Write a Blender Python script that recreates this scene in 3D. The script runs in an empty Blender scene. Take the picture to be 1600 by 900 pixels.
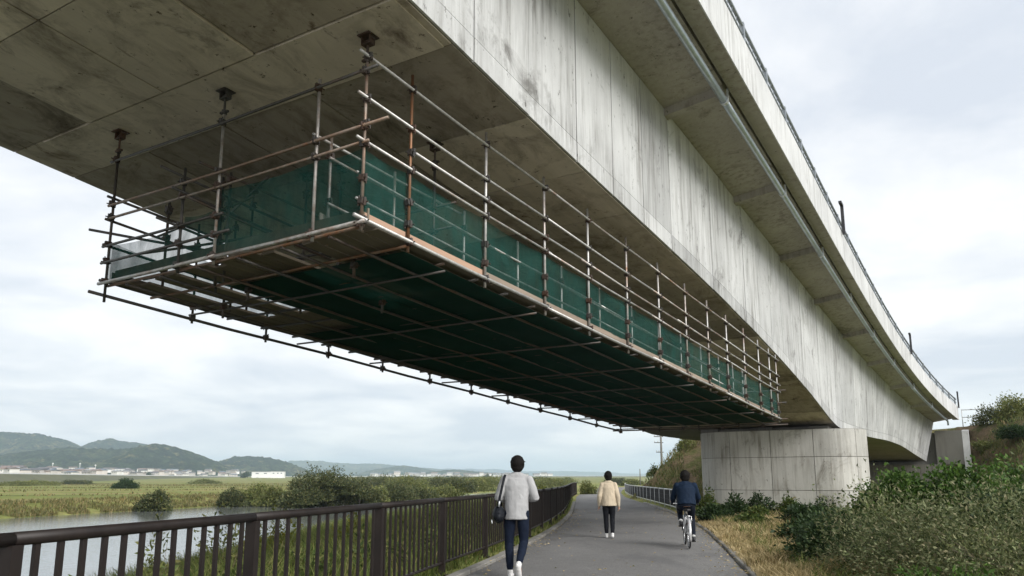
import bpy, bmesh, math, random
import numpy as np
from mathutils import Vector, Matrix, noise as mnoise
rnd = random.Random(7); rng = np.random.default_rng(7)
R = math.radians
sc = bpy.context.scene
COL = sc.collection

# ------------------------------------------------------------------ camera
EYE = 1.4
cam = bpy.data.objects.new('camera', bpy.data.cameras.new('camera'))
COL.objects.link(cam); sc.camera = cam
cam.location = (0, 0, EYE); cam.rotation_euler = (R(90 + 10.45), 0, 0)
cam.data.sensor_width = 36; cam.data.lens = 27.0; cam.data.shift_y = 0.04855
cam.data.clip_start = 0.05; cam.data.clip_end = 40000

# ------------------------------------------------------------------ light
SUN_EL, SUN_AZ = 34.0, 140.0          # azimuth clockwise from +Y (camera forward)
w = bpy.data.worlds.new('World'); sc.world = w; w.use_nodes = True
nt = w.node_tree; nt.nodes.clear()
def wn(t, **k):
    n = nt.nodes.new(t)
    for a, b in k.items(): setattr(n, a, b)
    return n
sky = wn('ShaderNodeTexSky', sky_type='NISHITA', sun_disc=False)
sky.sun_elevation = R(SUN_EL); sky.sun_rotation = R(SUN_AZ); sky.dust_density = 2.0
bg1 = wn('ShaderNodeBackground'); bg1.inputs[1].default_value = 0.05
nt.links.new(sky.outputs[0], bg1.inputs[0])
tc = wn('ShaderNodeTexCoord'); sep = wn('ShaderNodeSeparateXYZ'); nt.links.new(tc.outputs['Generated'], sep.inputs[0])
def wmath(op, a, b=None):
    n = wn('ShaderNodeMath', operation=op)
    for i, v in enumerate((a, b)):
        if v is None: continue
        if isinstance(v, (int, float)): n.inputs[i].default_value = v
        else: nt.links.new(v, n.inputs[i])
    return n.outputs[0]
den = wmath('ADD', wmath('MAXIMUM', sep.outputs[2], 0.0), 0.16)
comb = wn('ShaderNodeCombineXYZ')
nt.links.new(wmath('DIVIDE', sep.outputs[0], den), comb.inputs[0]); nt.links.new(wmath('DIVIDE', sep.outputs[1], den), comb.inputs[1])
cn = wn('ShaderNodeTexNoise'); cn.inputs['Scale'].default_value = 1.25; cn.inputs['Detail'].default_value = 8; cn.inputs['Roughness'].default_value = 0.58
cn.inputs['Distortion'].default_value = 0.35
nt.links.new(comb.outputs[0], cn.inputs['Vector'])
cr = wn('ShaderNodeValToRGB'); e = cr.color_ramp.elements
e[0].position = 0.36; e[0].color = (0.70, 0.745, 0.82, 1); e[1].position = 0.60; e[1].color = (1.03, 1.03, 1.03, 1)
nt.links.new(cn.outputs[0], cr.inputs[0])
bg2 = wn('ShaderNodeBackground'); bg2.inputs[1].default_value = 0.47
nt.links.new(cr.outputs[0], bg2.inputs[0])
mx = wn('ShaderNodeMixShader'); mx.inputs[0].default_value = 0.9
nt.links.new(bg1.outputs[0], mx.inputs[1]); nt.links.new(bg2.outputs[0], mx.inputs[2])
out = wn('ShaderNodeOutputWorld'); nt.links.new(mx.outputs[0], out.inputs[0])

sun = bpy.data.objects.new('sun', bpy.data.lights.new('sun', 'SUN')); COL.objects.link(sun)
sun.data.energy = 1.5; sun.data.angle = R(32); sun.data.color = (1.0, 0.975, 0.95)
az, el = R(SUN_AZ), R(SUN_EL)
sd = Vector((math.sin(az) * math.cos(el), math.cos(az) * math.cos(el), math.sin(el)))
sun.rotation_euler = sd.to_track_quat('Z', 'Y').to_euler()

sc.view_settings.view_transform = 'Standard'; sc.view_settings.look = 'None'
sc.view_settings.exposure = 1.3; sc.view_settings.gamma = 1.0; sc.view_settings.use_curve_mapping = False
sc.render.engine = 'CYCLES'
sc.cycles.use_denoising = True
sc.cycles.max_bounces = 6; sc.cycles.diffuse_bounces = 3; sc.cycles.glossy_bounces = 3
sc.cycles.transparent_max_bounces = 16; sc.cycles.volume_bounces = 1
sc.cycles.sample_clamp_indirect = 4.0

# ------------------------------------------------------------------ helpers
def tag(o, label=None, cat=None, group=None, kind=None):
    if label: o['label'] = label
    if cat: o['category'] = cat
    if group: o['group'] = group
    if kind: o['kind'] = kind
    return o
def link(name, me, parent=None, mats=(), smooth=False):
    o = bpy.data.objects.new(name, me); COL.objects.link(o)
    if parent: o.parent = parent
    for m in mats:
        me.materials.append(m)
    if smooth: me.polygons.foreach_set('use_smooth', [True] * len(me.polygons))
    return o
def empty(name, loc=(0, 0, 0), rz=0.0, label=None, cat=None, group=None):
    o = bpy.data.objects.new(name, None); COL.objects.link(o); o.location = loc; o.rotation_euler = (0, 0, rz)
    o.empty_display_size = 0.2
    return tag(o, label, cat, group)

class MB:
    def __init__(s): s.v = []; s.f = []; s.m = []
    def add(s, vs, fs, mi=0):
        b = len(s.v); s.v.extend([tuple(p) for p in vs]); s.f.extend([tuple(i + b for i in f) for f in fs]); s.m.extend([mi] * len(fs)); return s
    def box(s, a, b, mi=0):
        (x0, y0, z0), (x1, y1, z1) = a, b
        return s.add([(x0, y0, z0), (x1, y0, z0), (x1, y1, z0), (x0, y1, z0), (x0, y0, z1), (x1, y0, z1), (x1, y1, z1), (x0, y1, z1)],
                     [(0, 3, 2, 1), (4, 5, 6, 7), (0, 1, 5, 4), (1, 2, 6, 5), (2, 3, 7, 6), (3, 0, 4, 7)], mi)
    def tube(s, pts, rad, n=10, mi=0, cap=True):
        pts = [Vector(p) for p in pts]; k = len(pts)
        rads = rad if isinstance(rad, (list, tuple)) else [rad] * k
        vs = []; up = None
        for i, p in enumerate(pts):
            d = (pts[min(i + 1, k - 1)] - pts[max(i - 1, 0)]).normalized()
            if up is None:
                up = Vector((0, 0, 1)) if abs(d.z) < .9 else Vector((0, 1, 0))
            sx = d.cross(up)
            if sx.length < 1e-4: sx = d.cross(Vector((1, 0, 0)))
            sx.normalize(); sy = sx.cross(d).normalized(); up = sy
            r = rads[i]; rx, ry = r if isinstance(r, tuple) else (r, r)
            for j in range(n):
                a = 2 * math.pi * j / n
                vs.append(p + sx * (math.cos(a) * rx) + sy * (math.sin(a) * ry))
        fs = []
        for i in range(k - 1):
            for j in range(n):
                q = (j + 1) % n
                fs.append((i * n + j, i * n + q, (i + 1) * n + q, (i + 1) * n + j))
        if cap:
            fs.append(tuple(reversed(range(n)))); fs.append(tuple(range((k - 1) * n, k * n)))
        return s.add(vs, fs, mi)
    def ellipsoid(s, c, r, nu=16, nv=10, rot=None, mi=0):
        c = Vector(c); vs = []; fs = []
        for i in range(nv + 1):
            t = math.pi * i / nv
            for j in range(nu):
                a = 2 * math.pi * j / nu
                p = Vector((r[0] * math.sin(t) * math.cos(a), r[1] * math.sin(t) * math.sin(a), r[2] * math.cos(t)))
                if rot: p = rot @ p
                vs.append(c + p)
        for i in range(nv):
            for j in range(nu):
                q = (j + 1) % nu
                fs.append((i * nu + j, (i + 1) * nu + j, (i + 1) * nu + q, i * nu + q))
        return s.add(vs, fs, mi)
    def mesh(s, name='mesh', smooth=False):
        me = bpy.data.meshes.new(name); me.from_pydata(s.v, [], s.f)
        if any(s.m): me.polygons.foreach_set('material_index', s.m)
        if smooth: me.polygons.foreach_set('use_smooth', [True] * len(me.polygons))
        me.update(); return me
    def build(s, name, mat, parent=None, smooth=False):
        return link(name, s.mesh(name, smooth), parent, mat if isinstance(mat, (list, tuple)) else (mat,))

def np_mesh(name, V, F):
    """fast mesh from arrays: V (n,3), F (m,k)"""
    me = bpy.data.meshes.new(name); m, k = F.shape
    me.vertices.add(len(V)); me.vertices.foreach_set('co', np.ascontiguousarray(V, dtype=np.float32).ravel())
    me.loops.add(m * k); me.loops.foreach_set('vertex_index', np.ascontiguousarray(F, dtype=np.int32).ravel())
    me.polygons.add(m); me.polygons.foreach_set('loop_start', np.arange(0, m * k, k, dtype=np.int32))
    me.update(calc_edges=True); return me

# ------------------------------------------------------------------ materials
def material(name):
    m = bpy.data.materials.new(name); m.use_nodes = True; t = m.node_tree; t.nodes.clear()
    o = t.nodes.new('ShaderNodeOutputMaterial'); p = t.nodes.new('ShaderNodeBsdfPrincipled'); t.links.new(p.outputs[0], o.inputs[0])
    return m, t, p, o
def noise_node(t, scale, stretch=(1, 1, 1), detail=6, rough=.6, loc=None, objrand=False, dist=0.0):
    tcn = t.nodes.new('ShaderNodeTexCoord'); mp = t.nodes.new('ShaderNodeMapping'); mp.inputs['Scale'].default_value = stretch
    if loc: mp.inputs['Location'].default_value = loc
    t.links.new(tcn.outputs['Object'], mp.inputs[0])
    n = t.nodes.new('ShaderNodeTexNoise'); n.inputs['Scale'].default_value = scale; n.inputs['Detail'].default_value = detail; n.inputs['Roughness'].default_value = rough
    n.inputs['Distortion'].default_value = dist
    t.links.new(mp.outputs[0], n.inputs['Vector'])
    return n.outputs[0]
def ramp(t, src, stops):
    r = t.nodes.new('ShaderNodeValToRGB'); el = r.color_ramp.elements
    while len(el) < len(stops): el.new(0.5)
    for q, (p, c) in zip(el, stops):
        q.position = p; q.color = (*c, 1) if len(c) == 3 else c
    t.links.new(src, r.inputs[0]); return r.outputs[0]
def mixc(t, fac, a, b, mode='MIX'):
    n = t.nodes.new('ShaderNodeMix'); n.data_type = 'RGBA'; n.blend_type = mode
    for i, v in ((0, fac), (6, a), (7, b)):
        if isinstance(v, (int, float)): n.inputs[i].default_value = v
        elif isinstance(v, tuple): n.inputs[i].default_value = (*v, 1) if len(v) == 3 else v
        else: t.links.new(v, n.inputs[i])
    return n.outputs[2]
def bump(t, p, h, strength=.3, dist=.01):
    b = t.nodes.new('ShaderNodeBump'); b.inputs['Strength'].default_value = strength; b.inputs['Distance'].default_value = dist
    t.links.new(h, b.inputs['Height']); t.links.new(b.outputs[0], p.inputs['Normal'])
G = lambda a: (a, a, a)

def simple(name, c1, c2=None, scale=20, rough=.6, metal=0.0, bstr=0.0, bdist=.005, stretch=(1, 1, 1), spec=.5):
    m, t, p, o = material(name)
    p.inputs['Roughness'].default_value = rough; p.inputs['Metallic'].default_value = metal; p.inputs['Specular IOR Level'].default_value = spec
    n = noise_node(t, scale, stretch)
    t.links.new(ramp(t, n, [(.3, c1), (.7, c2 or tuple(x * 1.25 for x in c1))]), p.inputs['Base Color'])
    if bstr: bump(t, p, n, bstr, bdist)
    return m

def concrete(name, base, tint, streak=.5, dark=.35, patch=.5, fine=.5, varr=.10, scl=1.0, streak_axis=2, st=None, rust=0.0):
    """weathered concrete: broad mottling, vertical runs, dark patches, pits; local axes v,u,z"""
    m, t, p, o = material(name); p.inputs['Roughness'].default_value = .88; p.inputs['Specular IOR Level'].default_value = .25
    big = noise_node(t, .55 * scl, (1, 1, 1), 7, .62)
    c = ramp(t, big, [(.28, tuple(x * .80 for x in base)), (.55, base), (.78, tuple(min(1, x * 1.14) for x in base))])
    if st is None:
        st = [3.2, 3.2, 3.2]; st[streak_axis] = .22
    s1 = noise_node(t, 1.9 * scl, tuple(st), 6, .62, loc=(3, 7, 1))
    bm = ramp(t, noise_node(t, .38 * scl, (1, 1, 1), 5, .6, loc=(21, 8, 4)), [(.40, G(.12)), (.62, G(1))])
    m1 = mixc(t, 1.0, ramp(t, s1, [(.46, G(0)), (.70, G(streak))]), bm, 'MULTIPLY')
    c = mixc(t, m1, c, tuple(x * .55 for x in tint))
    s3 = noise_node(t, 6.5 * scl, tuple(st), 4, .6, loc=(13, 2, 5))
    c = mixc(t, ramp(t, s3, [(.52, G(0)), (.75, G(streak * .75))]), c, tuple(min(1, x * 1.2) for x in base))
    s2 = noise_node(t, .8 * scl, (1, 1, .8), 9, .72, loc=(11, 5, 9), dist=.8)
    c = mixc(t, ramp(t, s2, [(.56, G(0)), (.70, G(patch))]), c, tuple(x * dark for x in tint))
    if rust:
        r1 = noise_node(t, 1.7 * scl, (1.6, .7, 1), 8, .75, loc=(31, 3, 2), dist=.5)
        c = mixc(t, ramp(t, r1, [(.60, G(0)), (.70, G(rust))]), c, (.085, .045, .022))
        r2 = noise_node(t, 1.5 * scl, (1.0, .75, 1), 10, .75, loc=(5, 33, 2), dist=.7)
        c = mixc(t, ramp(t, r2, [(.48, G(0)), (.70, G(rust * .8))]), c, (.15, .115, .08))
    pit = noise_node(t, 8 * scl, (1, 1, .5), 4, .75, loc=(1, 2, 3))
    c = mixc(t, ramp(t, pit, [(.625, G(0)), (.70, G(fine))]), c, tuple(x * .32 for x in tint))
    oi = t.nodes.new('ShaderNodeObjectInfo')
    c = mixc(t, 1.0, c, ramp(t, oi.outputs['Random'], [(0, G(1 - varr)), (1, G(1 + varr * .3))]), 'MULTIPLY')
    t.links.new(c, p.inputs['Base Color'])
    b = noise_node(t, 30, (1, 1, 1), 6, .7); bump(t, p, b, .35, .006)
    return m

MAT = {}
MAT['web'] = concrete('concrete_web', (.525, .53, .525), (.28, .265, .24), .95, .38, .75, .85, .20, st=(.12, 3.2, .2))
MAT['core'] = concrete('concrete_core', (.22, .21, .19), (.16, .14, .11), .5, .4, .5)
MAT['soffit'] = concrete('concrete_soffit', (.80, .71, .60), (.30, .20, .135), .35, .30, .8, .95, .30, .8, 1, None, .8)
MAT['soffit_dark'] = concrete('concrete_soffit_dark', (.50, .44, .37), (.21, .145, .095), .45, .30, .9, .95, .34, .8, 1, None, .95)  # darker concrete tone for most soffit panels outside the pale band
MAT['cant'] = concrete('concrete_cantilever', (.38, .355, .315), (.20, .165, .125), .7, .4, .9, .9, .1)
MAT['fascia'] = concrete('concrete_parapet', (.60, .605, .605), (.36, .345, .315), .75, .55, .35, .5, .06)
MAT['pier'] = concrete('concrete_pier', (.52, .51, .475), (.26, .22, .16), .8, .42, .75, .7, .14)
MAT['abut'] = concrete('concrete_abutment', (.19, .185, .165), (.15, .135, .11), .8, .45, .6, .5, .08)
MAT['kerb'] = concrete('concrete_kerb', (.27, .26, .235), (.15, .135, .11), .3, .5, .6, .4, .3, 3.0)
MAT['galv'] = simple('galvanised_steel', (.50, .53, .55), (.66, .68, .70), 6, .38, .35, .1)
MAT['pipe'] = simple('blue_grey_pipe', (.36, .42, .47), (.50, .56, .61), 5, .32, .45, .1)
MAT['railsteel'] = simple('weathered_rail_steel', (.20, .225, .245), (.30, .325, .345), 6, .5, .3, .1)
def rusty(name, steel, rust, lo, hi, metal=.55, rough=.5):
    m, t, p, o = material(name); p.inputs['Roughness'].default_value = rough; p.inputs['Metallic'].default_value = metal
    n = noise_node(t, 3.0, (1, 1, 1), 8, .7)
    oi = t.nodes.new('ShaderNodeObjectInfo')
    ad = t.nodes.new('ShaderNodeMath'); ad.operation = 'MULTIPLY_ADD'; ad.inputs[1].default_value = .30; t.links.new(oi.outputs['Random'], ad.inputs[0]); t.links.new(n, ad.inputs[2])
    c = ramp(t, ad.outputs[0], [(lo, steel), (hi, rust)])
    c = mixc(t, ramp(t, noise_node(t, 14, (1, 1, 1), 4), [(.45, G(0)), (.7, G(.6))]), c, tuple(x * .45 for x in steel))
    t.links.new(c, p.inputs['Base Color']); return m
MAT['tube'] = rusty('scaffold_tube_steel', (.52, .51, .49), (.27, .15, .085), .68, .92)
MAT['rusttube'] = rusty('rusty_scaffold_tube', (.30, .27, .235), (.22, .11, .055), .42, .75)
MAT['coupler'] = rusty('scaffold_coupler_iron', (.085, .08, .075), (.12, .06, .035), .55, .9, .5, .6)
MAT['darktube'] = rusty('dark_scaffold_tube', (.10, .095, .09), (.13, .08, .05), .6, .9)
MAT['toe'] = simple('toe_board_timber', (.36, .22, .15), (.50, .33, .23), 5, .75, 0, .2, .004, (1, .15, 1))
MAT['toeworn'] = simple('worn_toe_board', (.20, .155, .12), (.34, .27, .21), 5, .8, 0, .2, .004, (1, .15, 1))
MAT['board'] = simple('pale_plywood', (.34, .31, .26), (.52, .49, .43), 3, .8, 0, .1)
MAT['plank'] = simple('scaffold_plank_timber', (.13, .105, .075), (.22, .185, .14), 4, .85, 0, .3, .004, (1, .12, 1))
def netting(name, c, holes):
    m, t, p, o = material(name); p.inputs['Roughness'].default_value = .75; p.inputs['Specular IOR Level'].default_value = .2
    n = noise_node(t, 2.2, (1, 1, 1), 6, .65)
    t.links.new(ramp(t, n, [(.3, tuple(x * .75 for x in c)), (.7, tuple(x * 1.2 for x in c))]), p.inputs['Base Color'])
    tl = t.nodes.new('ShaderNodeBsdfTranslucent'); tl.inputs[0].default_value = (*[x * 1.4 for x in c], 1)
    a = t.nodes.new('ShaderNodeMixShader'); a.inputs[0].default_value = .35; t.links.new(p.outputs[0], a.inputs[1]); t.links.new(tl.outputs[0], a.inputs[2])
    tr = t.nodes.new('ShaderNodeBsdfTransparent')
    b = t.nodes.new('ShaderNodeMixShader'); t.links.new(a.outputs[0], b.inputs[1]); t.links.new(tr.outputs[0], b.inputs[2])
    t.links.new(ramp(t, noise_node(t, 5, (1, 1, .4), 4, .6), [(.3, G(holes * .6)), (.75, G(min(1, holes * 1.35)))]), b.inputs[0])
    t.links.new(b.outputs[0], o.inputs[0]); return m
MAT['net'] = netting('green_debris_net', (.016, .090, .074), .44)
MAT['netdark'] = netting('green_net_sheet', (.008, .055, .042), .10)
MAT['rail'] = simple('brown_painted_steel', (.013, .0095, .0085), (.026, .019, .016), 7, .48, .1, .25, .003, (1, 1, .3), .35)
MAT['greyrail'] = simple('pale_grey_rail_paint', (.42, .43, .42), (.55, .56, .55), 8, .5, .3)
MAT['mesh'] = simple('dark_mesh_infill', (.03, .032, .034), (.05, .05, .05), 20, .7)
MAT['darksteel'] = simple('dark_painted_steel', (.03, .03, .032), (.05, .05, .052), 8, .5, .2)

def asphalt():
    m, t, p, o = material('asphalt'); p.inputs['Roughness'].default_value = .9; p.inputs['Specular IOR Level'].default_value = .25
    c = ramp(t, noise_node(t, .35, (1, .5, 1), 6, .6), [(.3, (.150, .147, .142)), (.7, (.210, .206, .198))])
    fn = noise_node(t, 55, (1, 1, 1), 5, .75)
    c = mixc(t, 1.0, c, ramp(t, fn, [(.3, G(.5)), (.7, G(1.5))]), 'MULTIPLY')
    c = mixc(t, ramp(t, noise_node(t, 1.1, (1, .25, 1), 8, .72, loc=(4, 9, 0), dist=.6), [(.60, G(0)), (.72, G(.45))]), c, (.27, .265, .255))
    c = mixc(t, ramp(t, noise_node(t, 2.2, (1, 1, 1), 10, .8, loc=(7, 1, 0), dist=1.5), [(.485, G(0)), (.5, G(.55)), (.515, G(0))]), c, (.06, .058, .055))
    c = mixc(t, ramp(t, noise_node(t, .6, (1, .5, 1), 4, .6, loc=(2, 5, 0)), [(.55, G(0)), (.62, G(.35))]), c, (.085, .085, .088))
    t.links.new(c, p.inputs['Base Color']); bump(t, p, fn, .5, .008); return m
MAT['asphalt'] = asphalt()
def terrain_mat():
    m, t, p, o = material('grassland'); p.inputs['Roughness'].default_value = .95; p.inputs['Specular IOR Level'].default_value = .1
    a = ramp(t, noise_node(t, .018, (1, 3.0, 1), 8, .65), [(.32, (.085, .105, .03)), (.42, (.15, .18, .045)), (.52, (.20, .215, .065)), (.58, (.30, .245, .105)), (.64, (.17, .165, .06)), (.72, (.10, .105, .04))])
    b = ramp(t, noise_node(t, .5, (1, 1, 1), 8, .7), [(.3, G(.7)), (.7, G(1.25))])
    c = mixc(t, 1.0, a, b, 'MULTIPLY')
    c = mixc(t, ramp(t, noise_node(t, .9, (1, 1, 1), 6, .7, loc=(5, 5, 0)), [(.5, G(0)), (.68, G(.6))]), c, (.16, .12, .07))
    t.links.new(c, p.inputs['Base Color']); bump(t, p, noise_node(t, 3, (1, 1, 1), 6, .7), .8, .15); return m
MAT['land'] = terrain_mat()
def slope_mat():
    m, t, p, o = material('earth_slope'); p.inputs['Roughness'].default_value = .95; p.inputs['Specular IOR Level'].default_value = .1
    c = ramp(t, noise_node(t, .45, (1, 1, 1), 8, .7), [(.32, (.085, .080, .040)), (.46, (.20, .145, .09)), (.56, (.115, .115, .045)), (.75, (.10, .12, .04))])
    c = mixc(t, 1.0, c, ramp(t, noise_node(t, 4, (1, 1, 1), 6, .75), [(.3, G(.55)), (.7, G(1.3))]), 'MULTIPLY')
    t.links.new(c, p.inputs['Base Color']); bump(t, p, noise_node(t, 3, (1, 1, 1), 8, .75), 1.0, .25); return m
MAT['slope'] = slope_mat()
def water_mat():
    m, t, p, o = material('river_water'); p.inputs['Base Color'].default_value = (.15, .16, .155, 1); p.inputs['Roughness'].default_value = .07; p.inputs['IOR'].default_value = 1.33
    p.inputs['Specular IOR Level'].default_value = .8
    bump(t, p, noise_node(t, 1.1, (1, 1.0, 1), 5, .6), .22, .12); return m
MAT['water'] = water_mat()
def forest(name, c1, c2, c3, sc1):
    m, t, p, o = material(name); p.inputs['Roughness'].default_value = 1.0; p.inputs['Specular IOR Level'].default_value = .0
    c = ramp(t, noise_node(t, sc1, (1, 1, 1), 9, .7), [(.34, c1), (.52, c2), (.66, c3)])
    c = mixc(t, ramp(t, noise_node(t, sc1 * 3.2, (1, 1, 1), 6, .65, loc=(5, 2, 8)), [(.56, G(0)), (.64, G(.8))]), c, (.19, .165, .06))
    c = mixc(t, 1.0, c, ramp(t, noise_node(t, sc1 * 10, (1, 1, 1), 5, .75), [(.35, G(.15)), (.65, G(2.0))]), 'MULTIPLY')
    t.links.new(c, p.inputs['Base Color']); bump(t, p, noise_node(t, sc1 * 10, (1, 1, 1), 6, .75), 1.0, 45); return m
MAT['hill'] = forest('forested_hill', (.014, .026, .009), (.040, .060, .020), (.135, .125, .045), .0042)

def leafmat(name, stops, trans=.3, rough=.6):
    m, t, p, o = material(name); p.inputs['Roughness'].default_value = rough; p.inputs['Specular IOR Level'].default_value = .3
    g = t.nodes.new('ShaderNodeNewGeometry')
    c = ramp(t, g.outputs['Random Per Island'], stops)
    c = mixc(t, 1.0, c, ramp(t, noise_node(t, .9, (1, 1, 1), 4, .6), [(.3, G(.68)), (.7, G(1.25))]), 'MULTIPLY')
    t.links.new(c, p.inputs['Base Color'])
    tl = t.nodes.new('ShaderNodeBsdfTranslucent'); t.links.new(c, tl.inputs[0])
    a = t.nodes.new('ShaderNodeMixShader'); a.inputs[0].default_value = trans; t.links.new(p.outputs[0], a.inputs[1]); t.links.new(tl.outputs[0], a.inputs[2])
    t.links.new(a.outputs[0], o.inputs[0]); return m
MAT['leaf_grey'] = leafmat('grey_green_leaf', [(0, (.050, .070, .024)), (.40, (.125, .155, .058)), (.8, (.25, .275, .135)), (1, (.36, .32, .19))])
MAT['leaf_dark'] = leafmat('dark_green_leaf', [(0, (.016, .034, .012)), (.6, (.035, .068, .020)), (1, (.065, .105, .035))])
MAT['leaf_bright'] = leafmat('bright_green_leaf', [(0, (.040, .085, .015)), (.6, (.075, .150, .025)), (1, (.125, .21, .04))], .35)
MAT['leaf_mid'] = leafmat('mid_green_leaf', [(0, (.045, .078, .018)), (.5, (.095, .140, .034)), (.85, (.155, .19, .05)), (1, (.24, .21, .08))], .35)
MAT['leaf_yellow'] = leafmat('yellow_green_leaf', [(0, (.10, .13, .02)), (.6, (.20, .22, .03)), (1, (.34, .30, .05))], .35)
MAT['leaf_willow'] = leafmat('willow_leaf', [(0, (.038, .052, .018)), (.5, (.080, .098, .034)), (.85, (.125, .135, .052)), (1, (.19, .17, .07))], .25)
MAT['leaf_pale'] = leafmat('pale_bank_leaf', [(0, (.085, .11, .030)), (.5, (.155, .18, .050)), (1, (.25, .24, .09))], .25)
MAT['grass_green'] = leafmat('green_grass_blade', [(0, (.065, .098, .020)), (.5, (.140, .18, .040)), (.85, (.21, .225, .065)), (1, (.36, .30, .14))], .35)
MAT['grass_dry'] = leafmat('dry_grass_blade', [(0, (.14, .15, .045)), (.25, (.32, .25, .115)), (.6, (.52, .40, .205)), (1, (.66, .53, .30))], .35)
MAT['grass_meadow'] = leafmat('meadow_reed', [(0, (.085, .095, .028)), (.5, (.165, .155, .055)), (1, (.28, .215, .095))], .3)
MAT['grass_slope'] = leafmat('slope_grass_blade', [(0, (.075, .11, .028)), (.55, (.14, .165, .05)), (.8, (.24, .20, .09)), (1, (.32, .25, .13))], .3)
MAT['bark'] = simple('bark', (.06, .05, .038), (.11, .095, .07), 8, .9, 0, .5, .01)
MAT['twig'] = simple('twig_bark', (.13, .105, .07), (.22, .185, .13), 8, .9)

# ------------------------------------------------------------------ bridge frame (local x = across, y = along, z = up)
ANG = -0.544255
K = 1.07
def cofs(u):
    s = max(0.0, (u / K - 18) / 10); return K * (.0323 * s * s + .0224 * s ** 3)
_x = np.linspace(-22, 66, 400); _s = np.maximum(0, (_x - 18) / 10); _t = np.maximum(_x / 10, -1.0)
_k = 1.222 - .152 * np.clip((_x - 18) / 40, 0, 1) ** 2 * (3 - 2 * np.clip((_x - 18) / 40, 0, 1))
_c = .0323 * _s ** 2 + .0224 * _s ** 3; _z = 8.421 - .2129 * _t - .0863 * _t ** 2 + .0036 * _t ** 3
_u = _x * _k
def zdeck(u): return float(np.interp(u, _u, EYE + _k * (_z - EYE)))
def vj(u): return float(np.interp(u, _u, _k * (-4.3775 + _c)))
def vf(u): return float(np.interp(u, _u, _k * (-2.8989 + _c)))
def hpar(u): return float(np.interp(u, _u, _k * .868))
SU = [(-20, 7.6), (-8, 7.55), (0, 7.20), (6, 6.67), (8.3, 6.44), (12.8, 6.08), (17, 5.76), (21.1, 5.35), (25, 4.86), (29, 4.22), (31.5, 3.72), (33, 3.50), (34.5, 3.42), (38, 3.40), (42, 3.42), (46, 3.44), (50, 3.30), (54, 2.90), (57.5, 2.52)]
def zsof(u):
    x = u / K
    pts = SU
    for i in range(len(pts) - 1):
        if x <= pts[i + 1][0] or i == len(pts) - 2:
            p0 = pts[max(i - 1, 0)]; p1 = pts[i]; p2 = pts[i + 1]; p3 = pts[min(i + 2, len(pts) - 1)]
            h = p2[0] - p1[0]; t = (x - p1[0]) / h
            m1 = (p2[1] - p0[1]) / (p2[0] - p0[0]) * h; m2 = (p3[1] - p1[1]) / (p3[0] - p1[0]) * h
            z = (2 * t ** 3 - 3 * t * t + 1) * p1[1] + (t ** 3 - 2 * t * t + t) * m1 + (-2 * t ** 3 + 3 * t * t) * p2[1] + (t ** 3 - t * t) * m2
            return EYE + K * (z - EYE)
VB = -5.35
LB = -14.0
def mir(v, u): return LB + VB - (v - cofs(u)) + cofs(u)
U0, U1 = -14.0, 61.2
Z_FOFF = .116

bridge = empty('concrete_bridge', (0, 0, 0), ANG, 'long grey concrete box girder road bridge crossing overhead above the path', 'bridge')

def sweep(us, prof, closed=True, mats=None):
    """prof(u) -> list of (v,z); returns MB"""
    mb = MB(); n = None
    for u in us:
        pr = prof(u); n = len(pr); mb.v.extend([(v, u, z) for v, z in pr])
    k = len(us)
    for i in range(k - 1):
        for j in range(n if closed else n - 1):
            q = (j + 1) % n
            mb.f.append((i * n + j, i * n + q, (i + 1) * n + q, (i + 1) * n + j)); mb.m.append(mats[j] if mats else 0)
    if closed:
        mb.f.append(tuple(range(n))); mb.m.append(0); mb.f.append(tuple(reversed(range((k - 1) * n, k * n)))); mb.m.append(0)
    return mb
def lin(a, b, n): return [a + (b - a) * i / n for i in range(n + 1)]
us = lin(U0, U1, 60)
def gprof(u):
    c = cofs(u); zs = zsof(u); zj = zdeck(u); zf = zj + Z_FOFF; J, F_ = vj(u), vf(u)
    r = [(VB + c, zs), (J, zj), (F_ - .45, zf + .07), (F_ - .45, zf + .19), (F_ - .36, zf + .19), (F_ - .36, zf), (F_ - .01, zf), (F_ - .01, zf + .34)]
    l = [(mir(F_ - .01, u), zf + .34), (mir(F_ - .01, u), zf), (mir(F_ - .36, u), zf), (mir(J, u), zj), (LB + c, zs)]
    return r + l
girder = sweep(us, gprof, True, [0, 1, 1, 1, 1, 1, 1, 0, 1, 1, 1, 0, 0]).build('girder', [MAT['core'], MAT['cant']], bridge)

def slab(us, edge, thick, name, mat, parent):
    """thin curved slab: edge(u)->((v0,z0),(v1,z1),(nv,nz)); outer face pushed by thick along n"""
    mb = MB()
    for u in us:
        (a, b, n) = edge(u)
        mb.v += [(a[0], u, a[1]), (b[0], u, b[1]), (b[0] + n[0] * thick, u, b[1] + n[1] * thick), (a[0] + n[0] * thick, u, a[1] + n[1] * thick)]
    k = len(us)
    for i in range(k - 1):
        for j in range(4):
            q = (j + 1) % 4; mb.f.append((i * 4 + j, (i + 1) * 4 + j, (i + 1) * 4 + q, i * 4 + q))
    mb.f += [(3, 2, 1, 0), tuple((k - 1) * 4 + j for j in range(4))]; mb.m = [0] * len(mb.f)
    return mb.build(name, mat, parent)
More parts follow.
